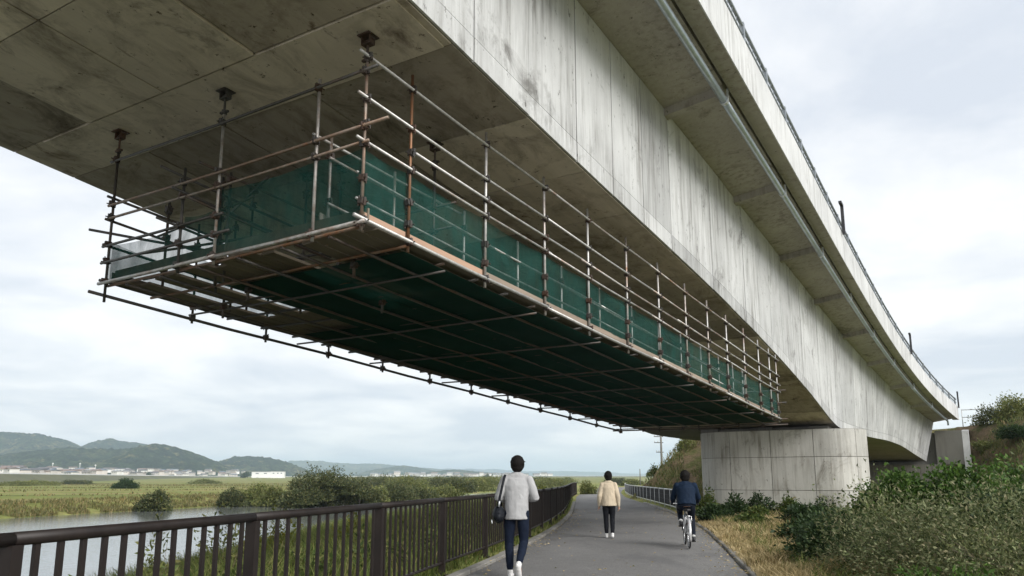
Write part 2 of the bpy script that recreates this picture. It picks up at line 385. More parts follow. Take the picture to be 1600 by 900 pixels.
# web formwork panels, two rows with recessed joints
joints = [-12]; 
while joints[-1] < U1 - 1.6: joints.append(joints[-1] + (1.48 if (len(joints) % 3) else 1.62))
joints.append(U1)
for i in range(len(joints) - 1):
    a, b = joints[i] + .010, joints[i + 1] - (.026 if i % 3 == 2 else .010)
    th = .030 + rnd.uniform(-.006, .006)
    def web_edge(u, f0, f1):
        c = cofs(u); zs, zj = zsof(u), zdeck(u); dv, dz = vj(u) - VB - c, zj - zs; L = math.hypot(dv, dz)
        n = (dz / L, -dv / L)
        g0, g1 = (f0(L), f1(L))
        return ((VB + c + dv * g0, zs + dz * g0), (VB + c + dv * g1, zs + dz * g1), n)
    slab(lin(a, b, 2), lambda u: web_edge(u, lambda L: .0, lambda L: .34 / L), th + .004, 'web_panel', MAT['web'], girder)
    slab(lin(a, b, 2), lambda u: web_edge(u, lambda L: .352 / L, lambda L: 1 - .01 / L), th, 'web_panel', MAT['web'], girder)
# soffit panels
rows = [-3.0, -.9, 1.2, 2.75, 4.5, 6.30, 7.35] + [7.35 + 1.95 * i for i in range(1, 15)]
cols = [(LB, -11.75), (-11.74, -9.81), (-9.80, -7.86), (-7.85, VB - .005)]
for i in range(len(rows) - 1):
    for j, (v0, v1) in enumerate(cols):
        th = .018 + rnd.uniform(0, .006)
        if rows[i] < 6.2 and j in (1, 2): th = .05
        def se(u, v0=v0, v1=v1):
            c = cofs(u); z = zsof(u); return ((v0 + .012 + c, z), (v1 - .012 + c, z), (0, -1))
        slab(lin(rows[i] + .010, rows[i + 1] - .010, 3), se, th, 'soffit_panel', MAT['soffit' if (rows[i] < 6.2 and j in (1, 2)) or (i + j) % 7 == 3 else 'soffit_dark'], girder)
# transverse rib the scaffold jacks bear against
RIBZ = 6.96
slab(lin(6.32, 7.33, 2), lambda u: ((LB + .9, zsof(u)), (VB - .12, zsof(u)), (0, -1)), zsof(6.8) - RIBZ, 'soffit_rib', MAT['soffit'], girder)
# cantilever ribs
ribs = [4.2 + 5.6 * i for i in range(0, 10)]
for u in ribs:
    def re_(uu):
        zj = zdeck(uu); return ((vj(uu) - .02, zj + .01), (vf(uu) - .46, zj + .18), (0, -1))
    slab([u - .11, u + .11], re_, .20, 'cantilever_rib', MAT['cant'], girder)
# parapet segments
pj = [-12.5, 8.4, 28.3, 46.0, 61.2]
for i in range(len(pj) - 1):
    uu = lin(pj[i] + .012, pj[i + 1] - .012, 14)
    def pp(u):
        zf = zdeck(u) + Z_FOFF; F_ = vf(u); h = hpar(u)
        return [(F_ + .018, zf - .012), (F_ + .018, zf + h - .015), (F_ - .03, zf + h), (F_ - .26, zf + h), (F_ - .30, zf + .345), (F_ - .008, zf + .345), (F_ - .008, zf - .012)]
    sweep(uu, pp).build('parapet_panel', MAT['fascia'], bridge)
    def pl(u): return [(mir(v, u), z) for v, z in reversed(pp(u))]
    sweep(uu, pl).build('parapet_panel', MAT['fascia'], bridge)
# drain pipe under the cantilever
def pipe_pt(u): return (vf(u) - .47, u, zdeck(u) - .12)
edges = [U0 + 1] + [ribs[k] for k in range(0, 10, 2)] + [59.6]
for i in range(len(edges) - 1):
    if edges[i + 1] - edges[i] < .3: continue
    MB().tube([pipe_pt(u) for u in lin(edges[i] + .01, edges[i + 1] - .01, 8)], .078, 14).build('drain_pipe', MAT['pipe'], bridge, True)
for u in ribs:
    q = Vector(pipe_pt(u)); mb = MB()
    mb.tube([q - Vector((0, .05, 0)), q + Vector((0, .05, 0))], .096, 14)
    mb.box((q.x + .06, q.y - .02, q.z - .02), (q.x + .10, q.y + .02, q.z + .25)); mb.box((q.x - .10, q.y - .02, q.z - .02), (q.x - .06, q.y + .02, q.z + .25))
    mb.build('pipe_clamp', MAT['galv'], bridge)
q = Vector(pipe_pt(59.6)); MB().tube([q, q + Vector((.02, .12, -.02)), q + Vector((.05, .18, -.12)), q + Vector((.05, .18, -.35))], .062, 12).build('pipe_elbow', MAT['pipe'], bridge, True)
# railing on the parapet
rp = MB()
gr = empty('guard_railing', (0, 0, 0)); gr.parent = bridge
def rail_pt(u, h): return (vf(u) - .06, u, zdeck(u) + Z_FOFF + hpar(u) + h)
for h, r_ in ((.48, .042), (.25, .026)):
    for i in range(len(pj) - 1):
        MB().tube([rail_pt(u, h) for u in lin(pj[i] + .02, pj[i + 1] - .02, 14)], r_, 8).build('hand_rail', MAT['railsteel'], gr, True)
u = -11.0
pm = None
while u < 61:
    x, y, z = rail_pt(u, 0)
    mb = MB().box((-.045, -.055, 0), (.045, .055, .54)).box((-.06, -.07, 0), (.06, .07, .02))
    if pm is None: pm = mb.mesh('railing_post'); pm.materials.append(MAT['railsteel'])
    o = link('railing_post', pm, gr); o.location = (x, y, z); u += 2.05
u = -11.0 + .34
hm = None
while u < 61:
    x, y, z = rail_pt(u, 0)
    if hm is None:
        hm = MB().box((-.008, -.008, .02), (.008, .008, .43)).mesh('picket'); hm.materials.append(MAT['railsteel'])
    if 8 < u: o = link('picket', hm, gr); o.location = (x, y, z)
    u += .34
for u in (28.1, 45.8, 61.0):
    x, y, z = rail_pt(u, 0)
    mb = MB().box((-.05, -.05, -.1), (.05, .05, 1.0)).box((-.05, -.42, .92), (.05, -.05, 1.0))
    o = mb.build('bracket_post', MAT['darksteel'], bridge); o.location = (x + .16, y, z - .05)
MB().box((-11.0, 35.05, 3.462), (-5.7, 35.65, zsof(35.3) - .012)).build('gap_shade_block', MAT['core'], bridge)  # added dark block, set back so the gap over the pier looks shaded
# bearing plinths on the pier
for v in (-10.6, -8.2, -5.9):
    MB().box((v - .35, 34.85, 3.463), (v + .45, 35.85, zsof(35.3) - .002)).build('bearing_block', MAT['core'], bridge)

# ------------------------------------------------------------------ pier
pier = empty('bridge_pier', (0, 0, 0), ANG, 'wide rounded concrete pier under the bridge beside the cyclist', 'pier')
PV0, PV1, PU, PT, PZ = -11.05, -4.05, 35.3, 1.45, 3.46
def stadium(r, n=14):
    a = PV0 + PT; b = PV1 - PT; P = []
    for i in range(n + 1):
        t = math.pi / 2 - math.pi * i / n; P.append((b + r * math.cos(t), PU + r * math.sin(t)))
    for i in range(n + 1):
        t = -math.pi / 2 - math.pi * i / n; P.append((a + r * math.cos(t), PU + r * math.sin(t)))
    return P
st = stadium(PT - .03); n = len(st); mb = MB()
mb.add([(x, y, -.6) for x, y in st] + [(x, y, PZ) for x, y in st], [(i, (i + 1) % n, n + (i + 1) % n, n + i) for i in range(n)][::1] + [tuple(range(n)), tuple(range(2 * n - 1, n - 1, -1))])
core = mb.build('pier_core', MAT['abut'], pier)
# panels around: parametrise outline by arc length
def outline(s):
    a = PV0 + PT; b = PV1 - PT; L = b - a; q = math.pi * PT; tot = 2 * (L + q); s %= tot
    if s < L: return Vector((a + s, PU - PT)), Vector((0, -1))
    s -= L
    if s < q: t = -math.pi / 2 + s / PT; return Vector((b + PT * math.cos(t), PU + PT * math.sin(t))), Vector((math.cos(t), math.sin(t)))
    s -= q
    if s < L: return Vector((b - s, PU + PT)), Vector((0, 1))
    s -= L; t = math.pi / 2 + s / PT; return Vector((a + PT * math.cos(t), PU + PT * math.sin(t))), Vector((math.cos(t), math.sin(t)))
TOT = 2 * ((PV1 - PV0 - 2 * PT) + math.pi * PT)
NP = 10
for zi, (z0, z1) in enumerate(((-.5, .94), (.962, 2.31), (2.332, PZ - .012))):
    for k in range(NP):
        s0, s1 = TOT * (k + .12) / NP + .012, TOT * (k + 1.12) / NP - .012; mb = MB(); th = rnd.uniform(-.003, .003)
        for s in lin(s0, s1, 8):
            p, nn = outline(s); o_ = p + nn * th; i_ = p - nn * .04
            mb.v += [(o_.x, o_.y, z0), (o_.x, o_.y, z1), (i_.x, i_.y, z1), (i_.x, i_.y, z0)]
        for i in range(8):
            for j in range(4):
                q = (j + 1) % 4; mb.f.append((i * 4 + j, i * 4 + q, (i + 1) * 4 + q, (i + 1) * 4 + j))
        mb.f += [(0, 3, 2, 1)[::-1], (32, 33, 34, 35)]; mb.m = [0] * len(mb.f)
        mb.build('pier_panel', MAT['pier'], core)

# ------------------------------------------------------------------ abutment
ab = empty('bridge_abutment', (0, 0, 0), ANG, 'stained concrete abutment carrying the far end of the bridge by the slope', 'abutment')
CE = cofs(61); VF = vf(61) - CE
MB().box((LB - 1.5 + CE, 60.0, -.3), (VB + 1.0 + CE, 63.5, 2.40)).build('abutment_wall', MAT['abut'], ab)
MB().box((VB + .72 + CE, 61.25, 2.41), (VF + .1 + CE, 63.4, 4.72)).build('wing_block', MAT['abut'], ab)
MB().box((LB - .8 + CE, 61.6, 2.41), (VB + .70 + CE, 63.4, 4.6)).build('back_wall', MAT['abut'], ab)
mb = MB(); x0, x1 = VF + .11 + CE, VF + .5 + CE
mb.add([(x0, 61.3, -.2), (x0, 66, -.2), (x0, 66, 5.0), (x0, 61.3, 4.70), (x1, 61.3, -.2), (x1, 66, -.2), (x1, 66, 5.0), (x1, 61.3, 4.70)],
       [(3, 2, 1, 0), (4, 5, 6, 7), (0, 1, 5, 4), (1, 2, 6, 5), (2, 3, 7, 6), (3, 0, 4, 7)])
mb.build('wing_wall', MAT['fascia'], ab)

# ------------------------------------------------------------------ hanging scaffold (same local frame as the bridge)
scaf = empty('hanging_scaffold', (0, 0, 0), ANG, 'long tube scaffold with green netting hung under the bridge soffit', 'scaffold')
A_, B_ = Vector((-6.2, 6.7, 4.5)), Vector((-5.27, 24.7, 3.236))
C_, D_ = Vector((-11.5, 6.7, 4.44)), Vector((-9.8, 22.9, 3.10))
def SP(t, w, dz=0.0):
    p = A_.lerp(B_, t).lerp(C_.lerp(D_, t), w); return Vector((p.x, p.y, p.z + dz))
def kk(t): return 1 - .15 * t
def tube(p, q, r=.0215, mat='tube', name='scaffold_tube', over=(0, 0)):
    p, q = Vector(p), Vector(q); d = (q - p).normalized(); p = p - d * over[0]; q = q + d * over[1]
    mid = (p + q) * .5
    return MB().tube([p, mid + Vector((0, 0, -.004 * (q - p).length)) * (abs(d.z) < .5), q], r, 10).build(name, MAT[mat], scaf, True)
cmesh = None
def coupler(p, ax=0.0):
    global cmesh
    if cmesh is None:
        mb = MB(); mb.box((-.034, -.045, -.034), (.034, .045, .034)); mb.box((-.05, -.018, -.05), (.05, .018, .05))
        mb.tube([(.03, .03, -.065), (.03, .03, .065)], .009, 6); mb.tube([(-.075, -.03, .0), (.075, -.03, .0)], .009, 6); mb.tube([(.0, .0, -.04), (0, 0, .04)], .036, 8)
        cmesh = mb.mesh('coupler'); cmesh.materials.append(MAT['coupler'])
    o = link('coupler', cmesh, scaf); o.location = p; o.rotation_euler = (rnd.uniform(-.2, .2), rnd.uniform(-.2, .2), ax + rnd.choice((0, math.pi)) + rnd.uniform(-.15, .15))
def base_jack(p, z0):
    """adjustable screw head pressed against the concrete"""
    mb = MB(); mb.box((-.10, -.10, -.015), (.10, .10, 0)); mb.box((-.075, -.05, -.11), (-.062, .05, -.015)); mb.box((.062, -.05, -.11), (.075, .05, -.015)); mb.tube([(-.10, 0, -.06), (.10, 0, -.06)], .012, 6)
    mb.box((-.075, -.05, -.125), (.075, .05, -.11)); mb.tube([(0, 0, -.42), (0, 0, -.10)], .017, 8); mb.box((-.08, -.02, -.34), (.08, .02, -.31)); mb.tube([(0, 0, -.36), (0, 0, -.30)], .04, 8)
    o = mb.build('jack_head', MAT['coupler'], scaf); o.location = (p[0], p[1], z0)
def ceil_z(u, rib=True):
    return RIBZ if (6.32 < u < 7.33 and rib) else zsof(u) - .085
# right hand row
ui = [6.7, 7.6, 9.45, 11.35, 13.1, 15.0, 16.95, 18.9, 20.75, 22.6, 24.55, 26.45, 28.0, 29.1]
ti = [(a - 6.7) / (18 + .15 * a) for a in ui]; ti[0] = 0.0; ti[-1] = 1.0
HR = [0.0, 1.0, 1.26, 1.60, 2.17]
for j, t in enumerate(ti):
    b = SP(t, 0); top = min(b.z + 2.42 * kk(t), ceil_z(b.y) - .03)
    if j == 0: top = RIBZ - .30; base_jack(b, RIBZ)
    tube((b.x, b.y, b.z - .13 * kk(t)), (b.x + rnd.uniform(-.01, .01), b.y, top), .0215, 'rusttube' if j < 2 else 'tube', 'standard')
    for h in HR:
        coupler(SP(t, 0, h * kk(t)) + Vector((.02, 0, 0)))
    if j % 1 == 0: coupler(SP(t, 0, .55 * kk(t))); coupler(SP(t, 0, .25 * kk(t)))
for h in HR:
    cuts = [0, .235, .47, .72, 1.0] if h != 1.26 else [.06, .3, .55, .8, 1.0]
    for a, b in zip(cuts[:-1], cuts[1:]):
        off = Vector((.048, 0, 0))
        dz = rnd.uniform(-.012, .012)
        tube(SP(a, 0, h * kk(a) + dz) + off, SP(b, 0, h * kk(b) + dz) + off, .0205 if h else .026, 'tube', 'ledger', (.18 if a == cuts[0] else .0, .14))
# inner row behind the net
for j in range(len(ti)):
    t = ti[j] + .5 * ((ti[j + 1] if j + 1 < len(ti) else 1.03) - ti[j]); t = min(t, .99)
    b = SP(t, .19); tube((b.x, b.y, b.z), (b.x, b.y, min(b.z + 1.55, ceil_z(b.y) - .03)), .0215, 'tube', 'standard')
    if j % 2 == 0: coupler(SP(t, .19, 1.25)); coupler(SP(t, .19, .6))
for h in (.55, 1.2):
    for a, b in ((0.02, .35), (.35, .68), (.68, 1.0)): tube(SP(a, .19, h * kk(a)) + Vector((.05, 0, 0)), SP(b, .19, h * kk(b)) + Vector((.05, 0, 0)), .0215, 'tube', 'ledger', (0, .1))
for h in (.32, .66):
    for a, b in ((0.0, .35), (.35, .68), (.68, 1.0)): tube(SP(a, .02, h * kk(a)), SP(b, .02, h * kk(b)), .018, 'tube', 'mid_rail', (0, .1))
# near end row
nv = [0.0, .155, .515, .665, 1.0]
for j, w_ in enumerate(nv[1:], 1):
    b = SP(0, w_); dark = w_ > .6
    top = {1: 6.60, 2: RIBZ - .30, 3: 5.95, 4: RIBZ - .30}[j]
    tube((b.x, b.y, b.z - (.12 if j < 4 else .32)), (b.x, b.y, top), .0215, 'darktube' if dark else 'tube', 'standard')
    if j in (2, 4): base_jack(b, RIBZ)
for z, a, b, ov, r_, dk in ((6.47, 0, 1, (.22, .10), .021, 1), (5.72, 0, 1, (.42, .05), .0225, 0), (5.50, 0.0, 1, (.12, .05), .0205, 0), (4.47, 0, .52, (.10, .1), .027, 0), (4.45, .5, 1, (.0, .12), .027, 0), (5.05, .5, 1, (.1, .1), .0215, 1), (4.78, .45, 1.0, (0, .1), .0215, 1)):
    p, q = SP(0, a), SP(0, b); p.z = z; q.z = z - .03; p.y -= .05; q.y -= .05
    tube(p, q, r_, 'darktube' if dk else ('tube' if z < 4.6 else 'rusttube'), 'ledger', ov)
    for w_ in nv:
        if a <= w_ <= b and (w_ != .665 or z < 6): coupler((SP(0, w_).x, p.y + .03, z), 1.57)
# second cross row a bay further in, with jacks
for w_ in (.18, .55, .70, .95):
    b = SP(ti[2], w_); top = ceil_z(b.y)
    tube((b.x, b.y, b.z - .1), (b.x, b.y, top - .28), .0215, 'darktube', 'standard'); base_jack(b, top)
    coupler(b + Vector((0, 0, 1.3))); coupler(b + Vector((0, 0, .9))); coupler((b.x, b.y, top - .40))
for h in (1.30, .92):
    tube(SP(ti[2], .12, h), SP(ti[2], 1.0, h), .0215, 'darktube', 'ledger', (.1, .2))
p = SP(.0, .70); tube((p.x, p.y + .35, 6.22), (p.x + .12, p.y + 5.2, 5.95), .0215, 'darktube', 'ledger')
p = SP(.0, .19); tube((p.x, p.y + .1, 5.92), (p.x + .15, p.y + 3.4, 5.75), .0215, 'tube', 'ledger')
for t_, w_, top_ in ((.035, .66, 1.35), (.05, .72, 1.75), (.03, .60, 1.55), (.10, .86, 1.45), (.015, .80, 1.2)):
    b = SP(t_, w_); tube((b.x, b.y, b.z - .15), (b.x, b.y, b.z + top_), .0215, 'darktube', 'standard')
    for h in (.1, .62, 1.05, top_ - .12): coupler((b.x, b.y, b.z + h))
for h, w0, w1, t0, t1 in ((1.05, .52, 1.0, .03, .05), (.62, .55, 1.0, .05, .03), (1.38, .5, .9, .04, .09), (.25, .55, 1.0, .04, .04)): tube(SP(t0, w0, h), SP(t1, w1, h), .0205, 'darktube', 'ledger', (.15, .1))
for h, w_ in ((1.1, .66), (.7, .72), (1.5, .72), (.9, .60)): tube(SP(0, w_, h), SP(.16, w_, h - .1), .0205, 'darktube', 'ledger', (.2, .1))
# left hand row
NL = 11
for j in range(1, NL + 1):
    t = j / NL; b = SP(t, 1)
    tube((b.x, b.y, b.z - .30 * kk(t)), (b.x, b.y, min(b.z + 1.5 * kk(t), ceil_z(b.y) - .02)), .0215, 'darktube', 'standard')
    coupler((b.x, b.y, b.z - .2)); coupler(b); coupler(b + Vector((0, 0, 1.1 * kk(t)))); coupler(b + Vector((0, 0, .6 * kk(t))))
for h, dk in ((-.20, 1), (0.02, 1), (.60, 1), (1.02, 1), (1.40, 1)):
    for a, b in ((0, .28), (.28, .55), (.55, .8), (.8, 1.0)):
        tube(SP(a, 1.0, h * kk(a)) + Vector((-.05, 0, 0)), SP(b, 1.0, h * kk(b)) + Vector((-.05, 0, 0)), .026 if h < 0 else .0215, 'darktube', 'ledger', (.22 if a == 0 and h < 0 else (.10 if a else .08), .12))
p = SP(0, 1, .82); tube(p + Vector((-.35, -.15, .06)), p + Vector((1.4, 1.0, -.3)), .0215, 'darktube', 'brace')
# pale guard boards stood behind the inner row
for j in range(9):
    a, b = .02 + j * .108, .02 + j * .108 + .085 + .018 * (j % 2); z0, z1 = (.27, .52) if j % 3 else (.22, .45)
    q = [SP(a, .205, z0 * kk(a)), SP(b, .205, z0 * kk(b)), SP(b, .205, z1 * kk(b)), SP(a, .205, z1 * kk(a))]; dx = Vector((-.02, 0, 0))
    MB().add(q + [x + dx for x in q], [(0, 1, 2, 3), (7, 6, 5, 4), (0, 4, 5, 1), (1, 5, 6, 2), (2, 6, 7, 3), (3, 7, 4, 0)]).build('guard_board', MAT['board'], scaf)
# far end
for h in (0, -.2, .6, 1.05): tube(SP(1, 0, h * .85), SP(1, 1, h * .85), .0215, 'darktube', 'ledger', (.25, .25))
for w_ in (.25, .5, .75): b = SP(1, w_); tube((b.x, b.y, b.z - .25), (b.x, b.y, b.z + .9), .0215, 'darktube', 'standard')
for w_ in (.1, .35, .6, .85): coupler(SP(1, w_, -.18)); 
# bearers below the deck
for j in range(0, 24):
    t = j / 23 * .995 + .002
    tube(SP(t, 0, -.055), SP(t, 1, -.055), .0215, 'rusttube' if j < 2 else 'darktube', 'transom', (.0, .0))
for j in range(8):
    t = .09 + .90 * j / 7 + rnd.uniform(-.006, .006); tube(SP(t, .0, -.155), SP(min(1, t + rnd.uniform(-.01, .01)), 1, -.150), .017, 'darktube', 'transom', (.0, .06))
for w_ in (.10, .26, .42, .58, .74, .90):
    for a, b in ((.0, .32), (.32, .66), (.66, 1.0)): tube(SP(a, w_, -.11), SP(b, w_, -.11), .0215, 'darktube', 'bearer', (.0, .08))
for t_, w_ in ((.052, .19), (.06, .62), (.14, .36), (.09, .85)): coupler(SP(t_, w_, -.12)); b = SP(t_, w_); tube((b.x, b.y, b.z - .30), (b.x, b.y, b.z + .1), .0215, 'darktube', 'dropper')
# deck planks
NW = 20
for a, b in ((.004, .155), (.157, .325), (.327, .495), (.497, .665), (.667, .835), (.837, .996)):
    for i in range(NW):
        if a < .1 and i in (5, 6, 14, 17): continue
        w0, w1 = (i + .04) / NW, (i + .93) / NW; dz = .0 + rnd.uniform(0, .008); aa = a + (rnd.uniform(0, .02) if a < .1 else 0)
        q = [SP(aa, w0, dz), SP(aa, w1, dz), SP(b, w1, dz), SP(b, w0, dz)]; up = Vector((0, 0, .038))
        MB().add(q + [x + up for x in q], [(0, 3, 2, 1)[::-1], (4, 5, 6, 7)[::-1], (0, 1, 5, 4), (1, 2, 6, 5), (2, 3, 7, 6), (3, 0, 4, 7)]).build('plank', MAT['plank'], scaf)
# toe boards
for j in range(len(ti) - 1):
    p, q = SP(ti[j] + .001, .006, .045), SP(ti[j + 1] - .001, .006, .045); h = .10 * kk(ti[j]); d = Vector((-.03, 0, 0)); u_ = Vector((0, 0, h))
    MB().add([p, q, q + d, p + d, p + u_, q + u_, q + d + u_, p + d + u_], [(0, 3, 2, 1), (4, 5, 6, 7), (0, 1, 5, 4), (1, 2, 6, 5), (2, 3, 7, 6), (3, 0, 4, 7)]).build('toe_board', MAT['toe' if j < 2 else 'toeworn'], scaf)
for a, b in ((.0, .5), (.5, 1.0)):
    p, q = SP(.007, a + .004, .045), SP(.007, b - .004, .045); d = Vector((0, .03, 0)); u_ = Vector((0, 0, .17))
    MB().add([p, q, q + d, p + d, p + u_, q + u_, q + d + u_, p + d + u_], [(0, 3, 2, 1), (4, 5, 6, 7), (0, 1, 5, 4), (1, 2, 6, 5), (2, 3, 7, 6), (3, 0, 4, 7)]).build('toe_board', MAT['plank'], scaf)
for a, b in ((.0, .33), (.33, .66), (.66, 1.)):
    p, q = SP(a + .004, .995, .0), SP(b - .004, .995, .0); d = Vector((.03, 0, 0)); u_ = Vector((0, 0, .17))
    MB().add([p, q, q + d, p + d, p + u_, q + u_, q + d + u_, p + d + u_], [(0, 3, 2, 1), (4, 5, 6, 7), (0, 1, 5, 4), (1, 2, 6, 5), (2, 3, 7, 6), (3, 0, 4, 7)]).build('toe_board', MAT['plank'], scaf)
# netting: f(s,r) -> point, with creases along n
def net(f, ns, nr, nvec, amp, seed, name, mat, sag=0.0):
    V = []; nvec = Vector(nvec)
    for i in range(ns + 1):
        for j in range(nr + 1):
            s, r = i / ns, j / nr; p = Vector(f(s, r))
            edge = min(1, 6 * min(s, 1 - s) + .15) * min(1, 5 * min(r, 1 - r) + .08)
            d = mnoise.noise(Vector((p.x * 1.3, p.y * 1.3 + seed, p.z * 1.7))) + .7 * mnoise.noise(Vector((p.x * 4 + p.z * 2, p.y * 4 + seed, p.z * 1.6)))
            p = p + nvec * (amp * edge * d)
            p.z -= sag * (1 - (2 * s - 1) ** 2) * (1 if r > .9 else .25)
            V.append(tuple(p))
    F = [(i * (nr + 1) + j, (i + 1) * (nr + 1) + j, (i + 1) * (nr + 1) + j + 1, i * (nr + 1) + j + 1) for i in range(ns) for j in range(nr)]
    mb = MB(); mb.add(V, F); return mb.build(name, MAT[mat], scaf, True)
for j in range(len(ti) - 1):
    a, b = ti[j], ti[j + 1]
    net(lambda s, r: SP(a + (b - a) * s, .009, (.10 + .88 * r) * kk(a + (b - a) * s)), 16, 10, (1, .1, 0), .07, j * 3.1, 'net_panel', 'net', .035)
for a, b in zip(nv[:-1], nv[1:]):
    if b > .97: z1 = .62
    elif a > .5: z1 = .75
    else: z1 = 1.0
    net(lambda s, r: SP(.003, a + (b - a) * s, .06 + (z1 - .06) * r), 16, 10, (0, 1, 0), .08, a * 9, 'net_panel', 'net', .05)
for j in range(NL):
    a, b = j / NL, (j + 1) / NL; z1 = .62 if j == 0 else .85
    net(lambda s, r: SP(a + (b - a) * s, .992, .03 + z1 * r * kk(a)), 12, 8, (1, 0, 0), .05, 40 + j, 'net_panel', 'net', .06)
for j in range(6):
    a, b = .050 + j * .158, .050 + (j + 1) * .158
    for w0, w1 in ((.02, .34), (.34, .66), (.66, .93)):
        if j == 0 and w1 > .9: continue
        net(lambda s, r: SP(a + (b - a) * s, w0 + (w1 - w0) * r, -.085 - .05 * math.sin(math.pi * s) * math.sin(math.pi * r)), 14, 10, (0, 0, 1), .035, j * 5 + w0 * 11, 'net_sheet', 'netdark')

# ------------------------------------------------------------------ path, river and land (world frame: x right, y forward)
def curve(tab):
    xs, ys = zip(*tab)
    g = np.arange(xs[0], xs[-1] + .01, .5); v = np.interp(g, xs, ys); k = np.ones(13) / 13
    vp = np.concatenate([v[0] - (v[1] - v[0]) * np.arange(6, 0, -1), v, v[-1] + (v[-1] - v[-2]) * np.arange(1, 7)]); v = np.convolve(vp, k, 'valid')
    return lambda d: float(np.interp(d, g, v)) if d <= xs[-1] else float(v[-1] + (v[-1] - v[-2]) / .5 * (d - xs[-1]))
PL = curve([(-30, -9.1), (0, -3.1), (11.5, -.8), (17.5, .42), (25, 1.6), (33, 2.55), (45, 3.6), (64.6, 5.3), (85, 7.6), (105, 10.4), (140, 16.0)])
PR = curve([(-30, -4.6), (0, 1.25), (11.1, 3.4), (16.6, 4.45), (23.7, 5.7), (36.5, 7.15), (64.6, 9.3), (85, 11.8), (105, 14.8), (140, 20.5)])
NBK = curve([(-30, -11.5), (0, -12), (30, -14), (60, -14), (100, -11), (140, -4), (180, 6), (240, 14), (320, 32), (700, 110)])
FBK = curve([(-30, -82), (0, -75), (79, -53), (130, -42), (160, -27), (220, -12), (320, 8), (700, 88)])
WZ = -2.6
def sm(a, b, x): t = min(1, max(0, (x - a) / (b - a))); return t * t * (3 - 2 * t)
rowsD = list(np.arange(-30, 42, 1.0)) + list(np.arange(42, 130, 4)) + list(np.arange(130, 420, 15)) + [440 * 1.16 ** i for i in range(26)]
V = []; ncol = None
for d in rowsD:
    nb, fb, pl, pr = NBK(d), FBK(d), PL(min(d, 150)) if d < 150 else PL(150) + (d - 150) * .3, PR(min(d, 150)) if d < 150 else PR(150) + (d - 150) * .3
    nb = min(nb, pl - 3)
    fb = min(fb, nb - 6)
    ex = max(0, d)
    colsx = [(-1.3 * ex - 4000, 0), (-1.0 * ex - 900, 0)] + [(fb - q, -1.3 if q > 6 else -1.3 - (6 - q) / 6 * 1.3) for q in (500, 300, 200, 140, 90, 60, 42, 30, 21, 15, 10, 7, 4.5, 3, 1.5, .3)]
    colsx += [(fb + 1.5, -3.4), ((fb + nb) / 2, -4), (nb - 1.2, -3.2), (nb, -2.65)]
    for q in (.12, .25, .4, .55, .7, .82, .92): colsx.append((nb + (pl - .9 - nb) * q, -2.65 + 2.5 * (q ** .8)))
    colsx += [(pl - .9, -.10), (pl - .35, -.03), (pl + .05, -.04), (pr - .05, -.04), (pr + .35, .0), (pr + 1.0, .03), (pr + 2, .06), (pr + 3.5, .1), (pr + 6, .12), (pr + 10, .14), (pr + 16, .12), (pr + 28, .1), (pr + 60, 0), (pr + 150, -.3), (pr + 500, -.5), (1.0 * ex + 1400, -.5), (1.3 * ex + 5000, -.5)]
    ncol = len(colsx)
    for i, (x, z) in enumerate(colsx):
        rr = math.hypot(x, d)
        if i < 2: z = -1.3
        nz = mnoise.noise(Vector((x * .08, d * .08, 0))) * .22 + mnoise.noise(Vector((x * .5, d * .5, 3))) * .08
        amp = 1.0 if (i < 17) else (.6 if i < 29 else (0 if i < 34 else .6))
        z += nz * amp + 9 * sm(700, 2200, rr)
        V.append((x, float(d), z))
nr = len(rowsD); F = [(r * ncol + c, r * ncol + c + 1, (r + 1) * ncol + c + 1, (r + 1) * ncol + c) for r in range(nr - 1) for c in range(ncol - 1)]
tag(MB().add(V, F).build('ground', MAT['land'], None, True), kind='structure')
gd = [d for d in rowsD if d < 700]
mb = MB()
for d in gd: mb.v += [(min(FBK(d), NBK(d) - 6) - 4, float(d), WZ), (min(NBK(d), PL(min(d, 150)) - 3) + (1.0 if d < 130 else 3), float(d), WZ)]
mb.f = [(2 * i, 2 * i + 1, 2 * i + 3, 2 * i + 2) for i in range(len(gd) - 1)]; mb.m = [0] * len(mb.f)
tag(mb.build('river', MAT['water']), kind='structure')
# asphalt path
pd = list(np.arange(-20, 141, .5)); mb = MB()
for d in pd:
    a, b = PL(d), PR(d)
    for s in (0, .02, .25, .5, .75, .98, 1): mb.v.append((a + (b - a) * s, float(d), .0 + .025 * (1 - (2 * s - 1) ** 2) - (.03 if s in (0, 1) else 0)))
mb.f = [(i * 7 + j, i * 7 + j + 1, (i + 1) * 7 + j + 1, (i + 1) * 7 + j) for i in range(len(pd) - 1) for j in range(6)]; mb.m = [0] * len(mb.f)
path = tag(mb.build('path', MAT['asphalt'], None, True), kind='structure')
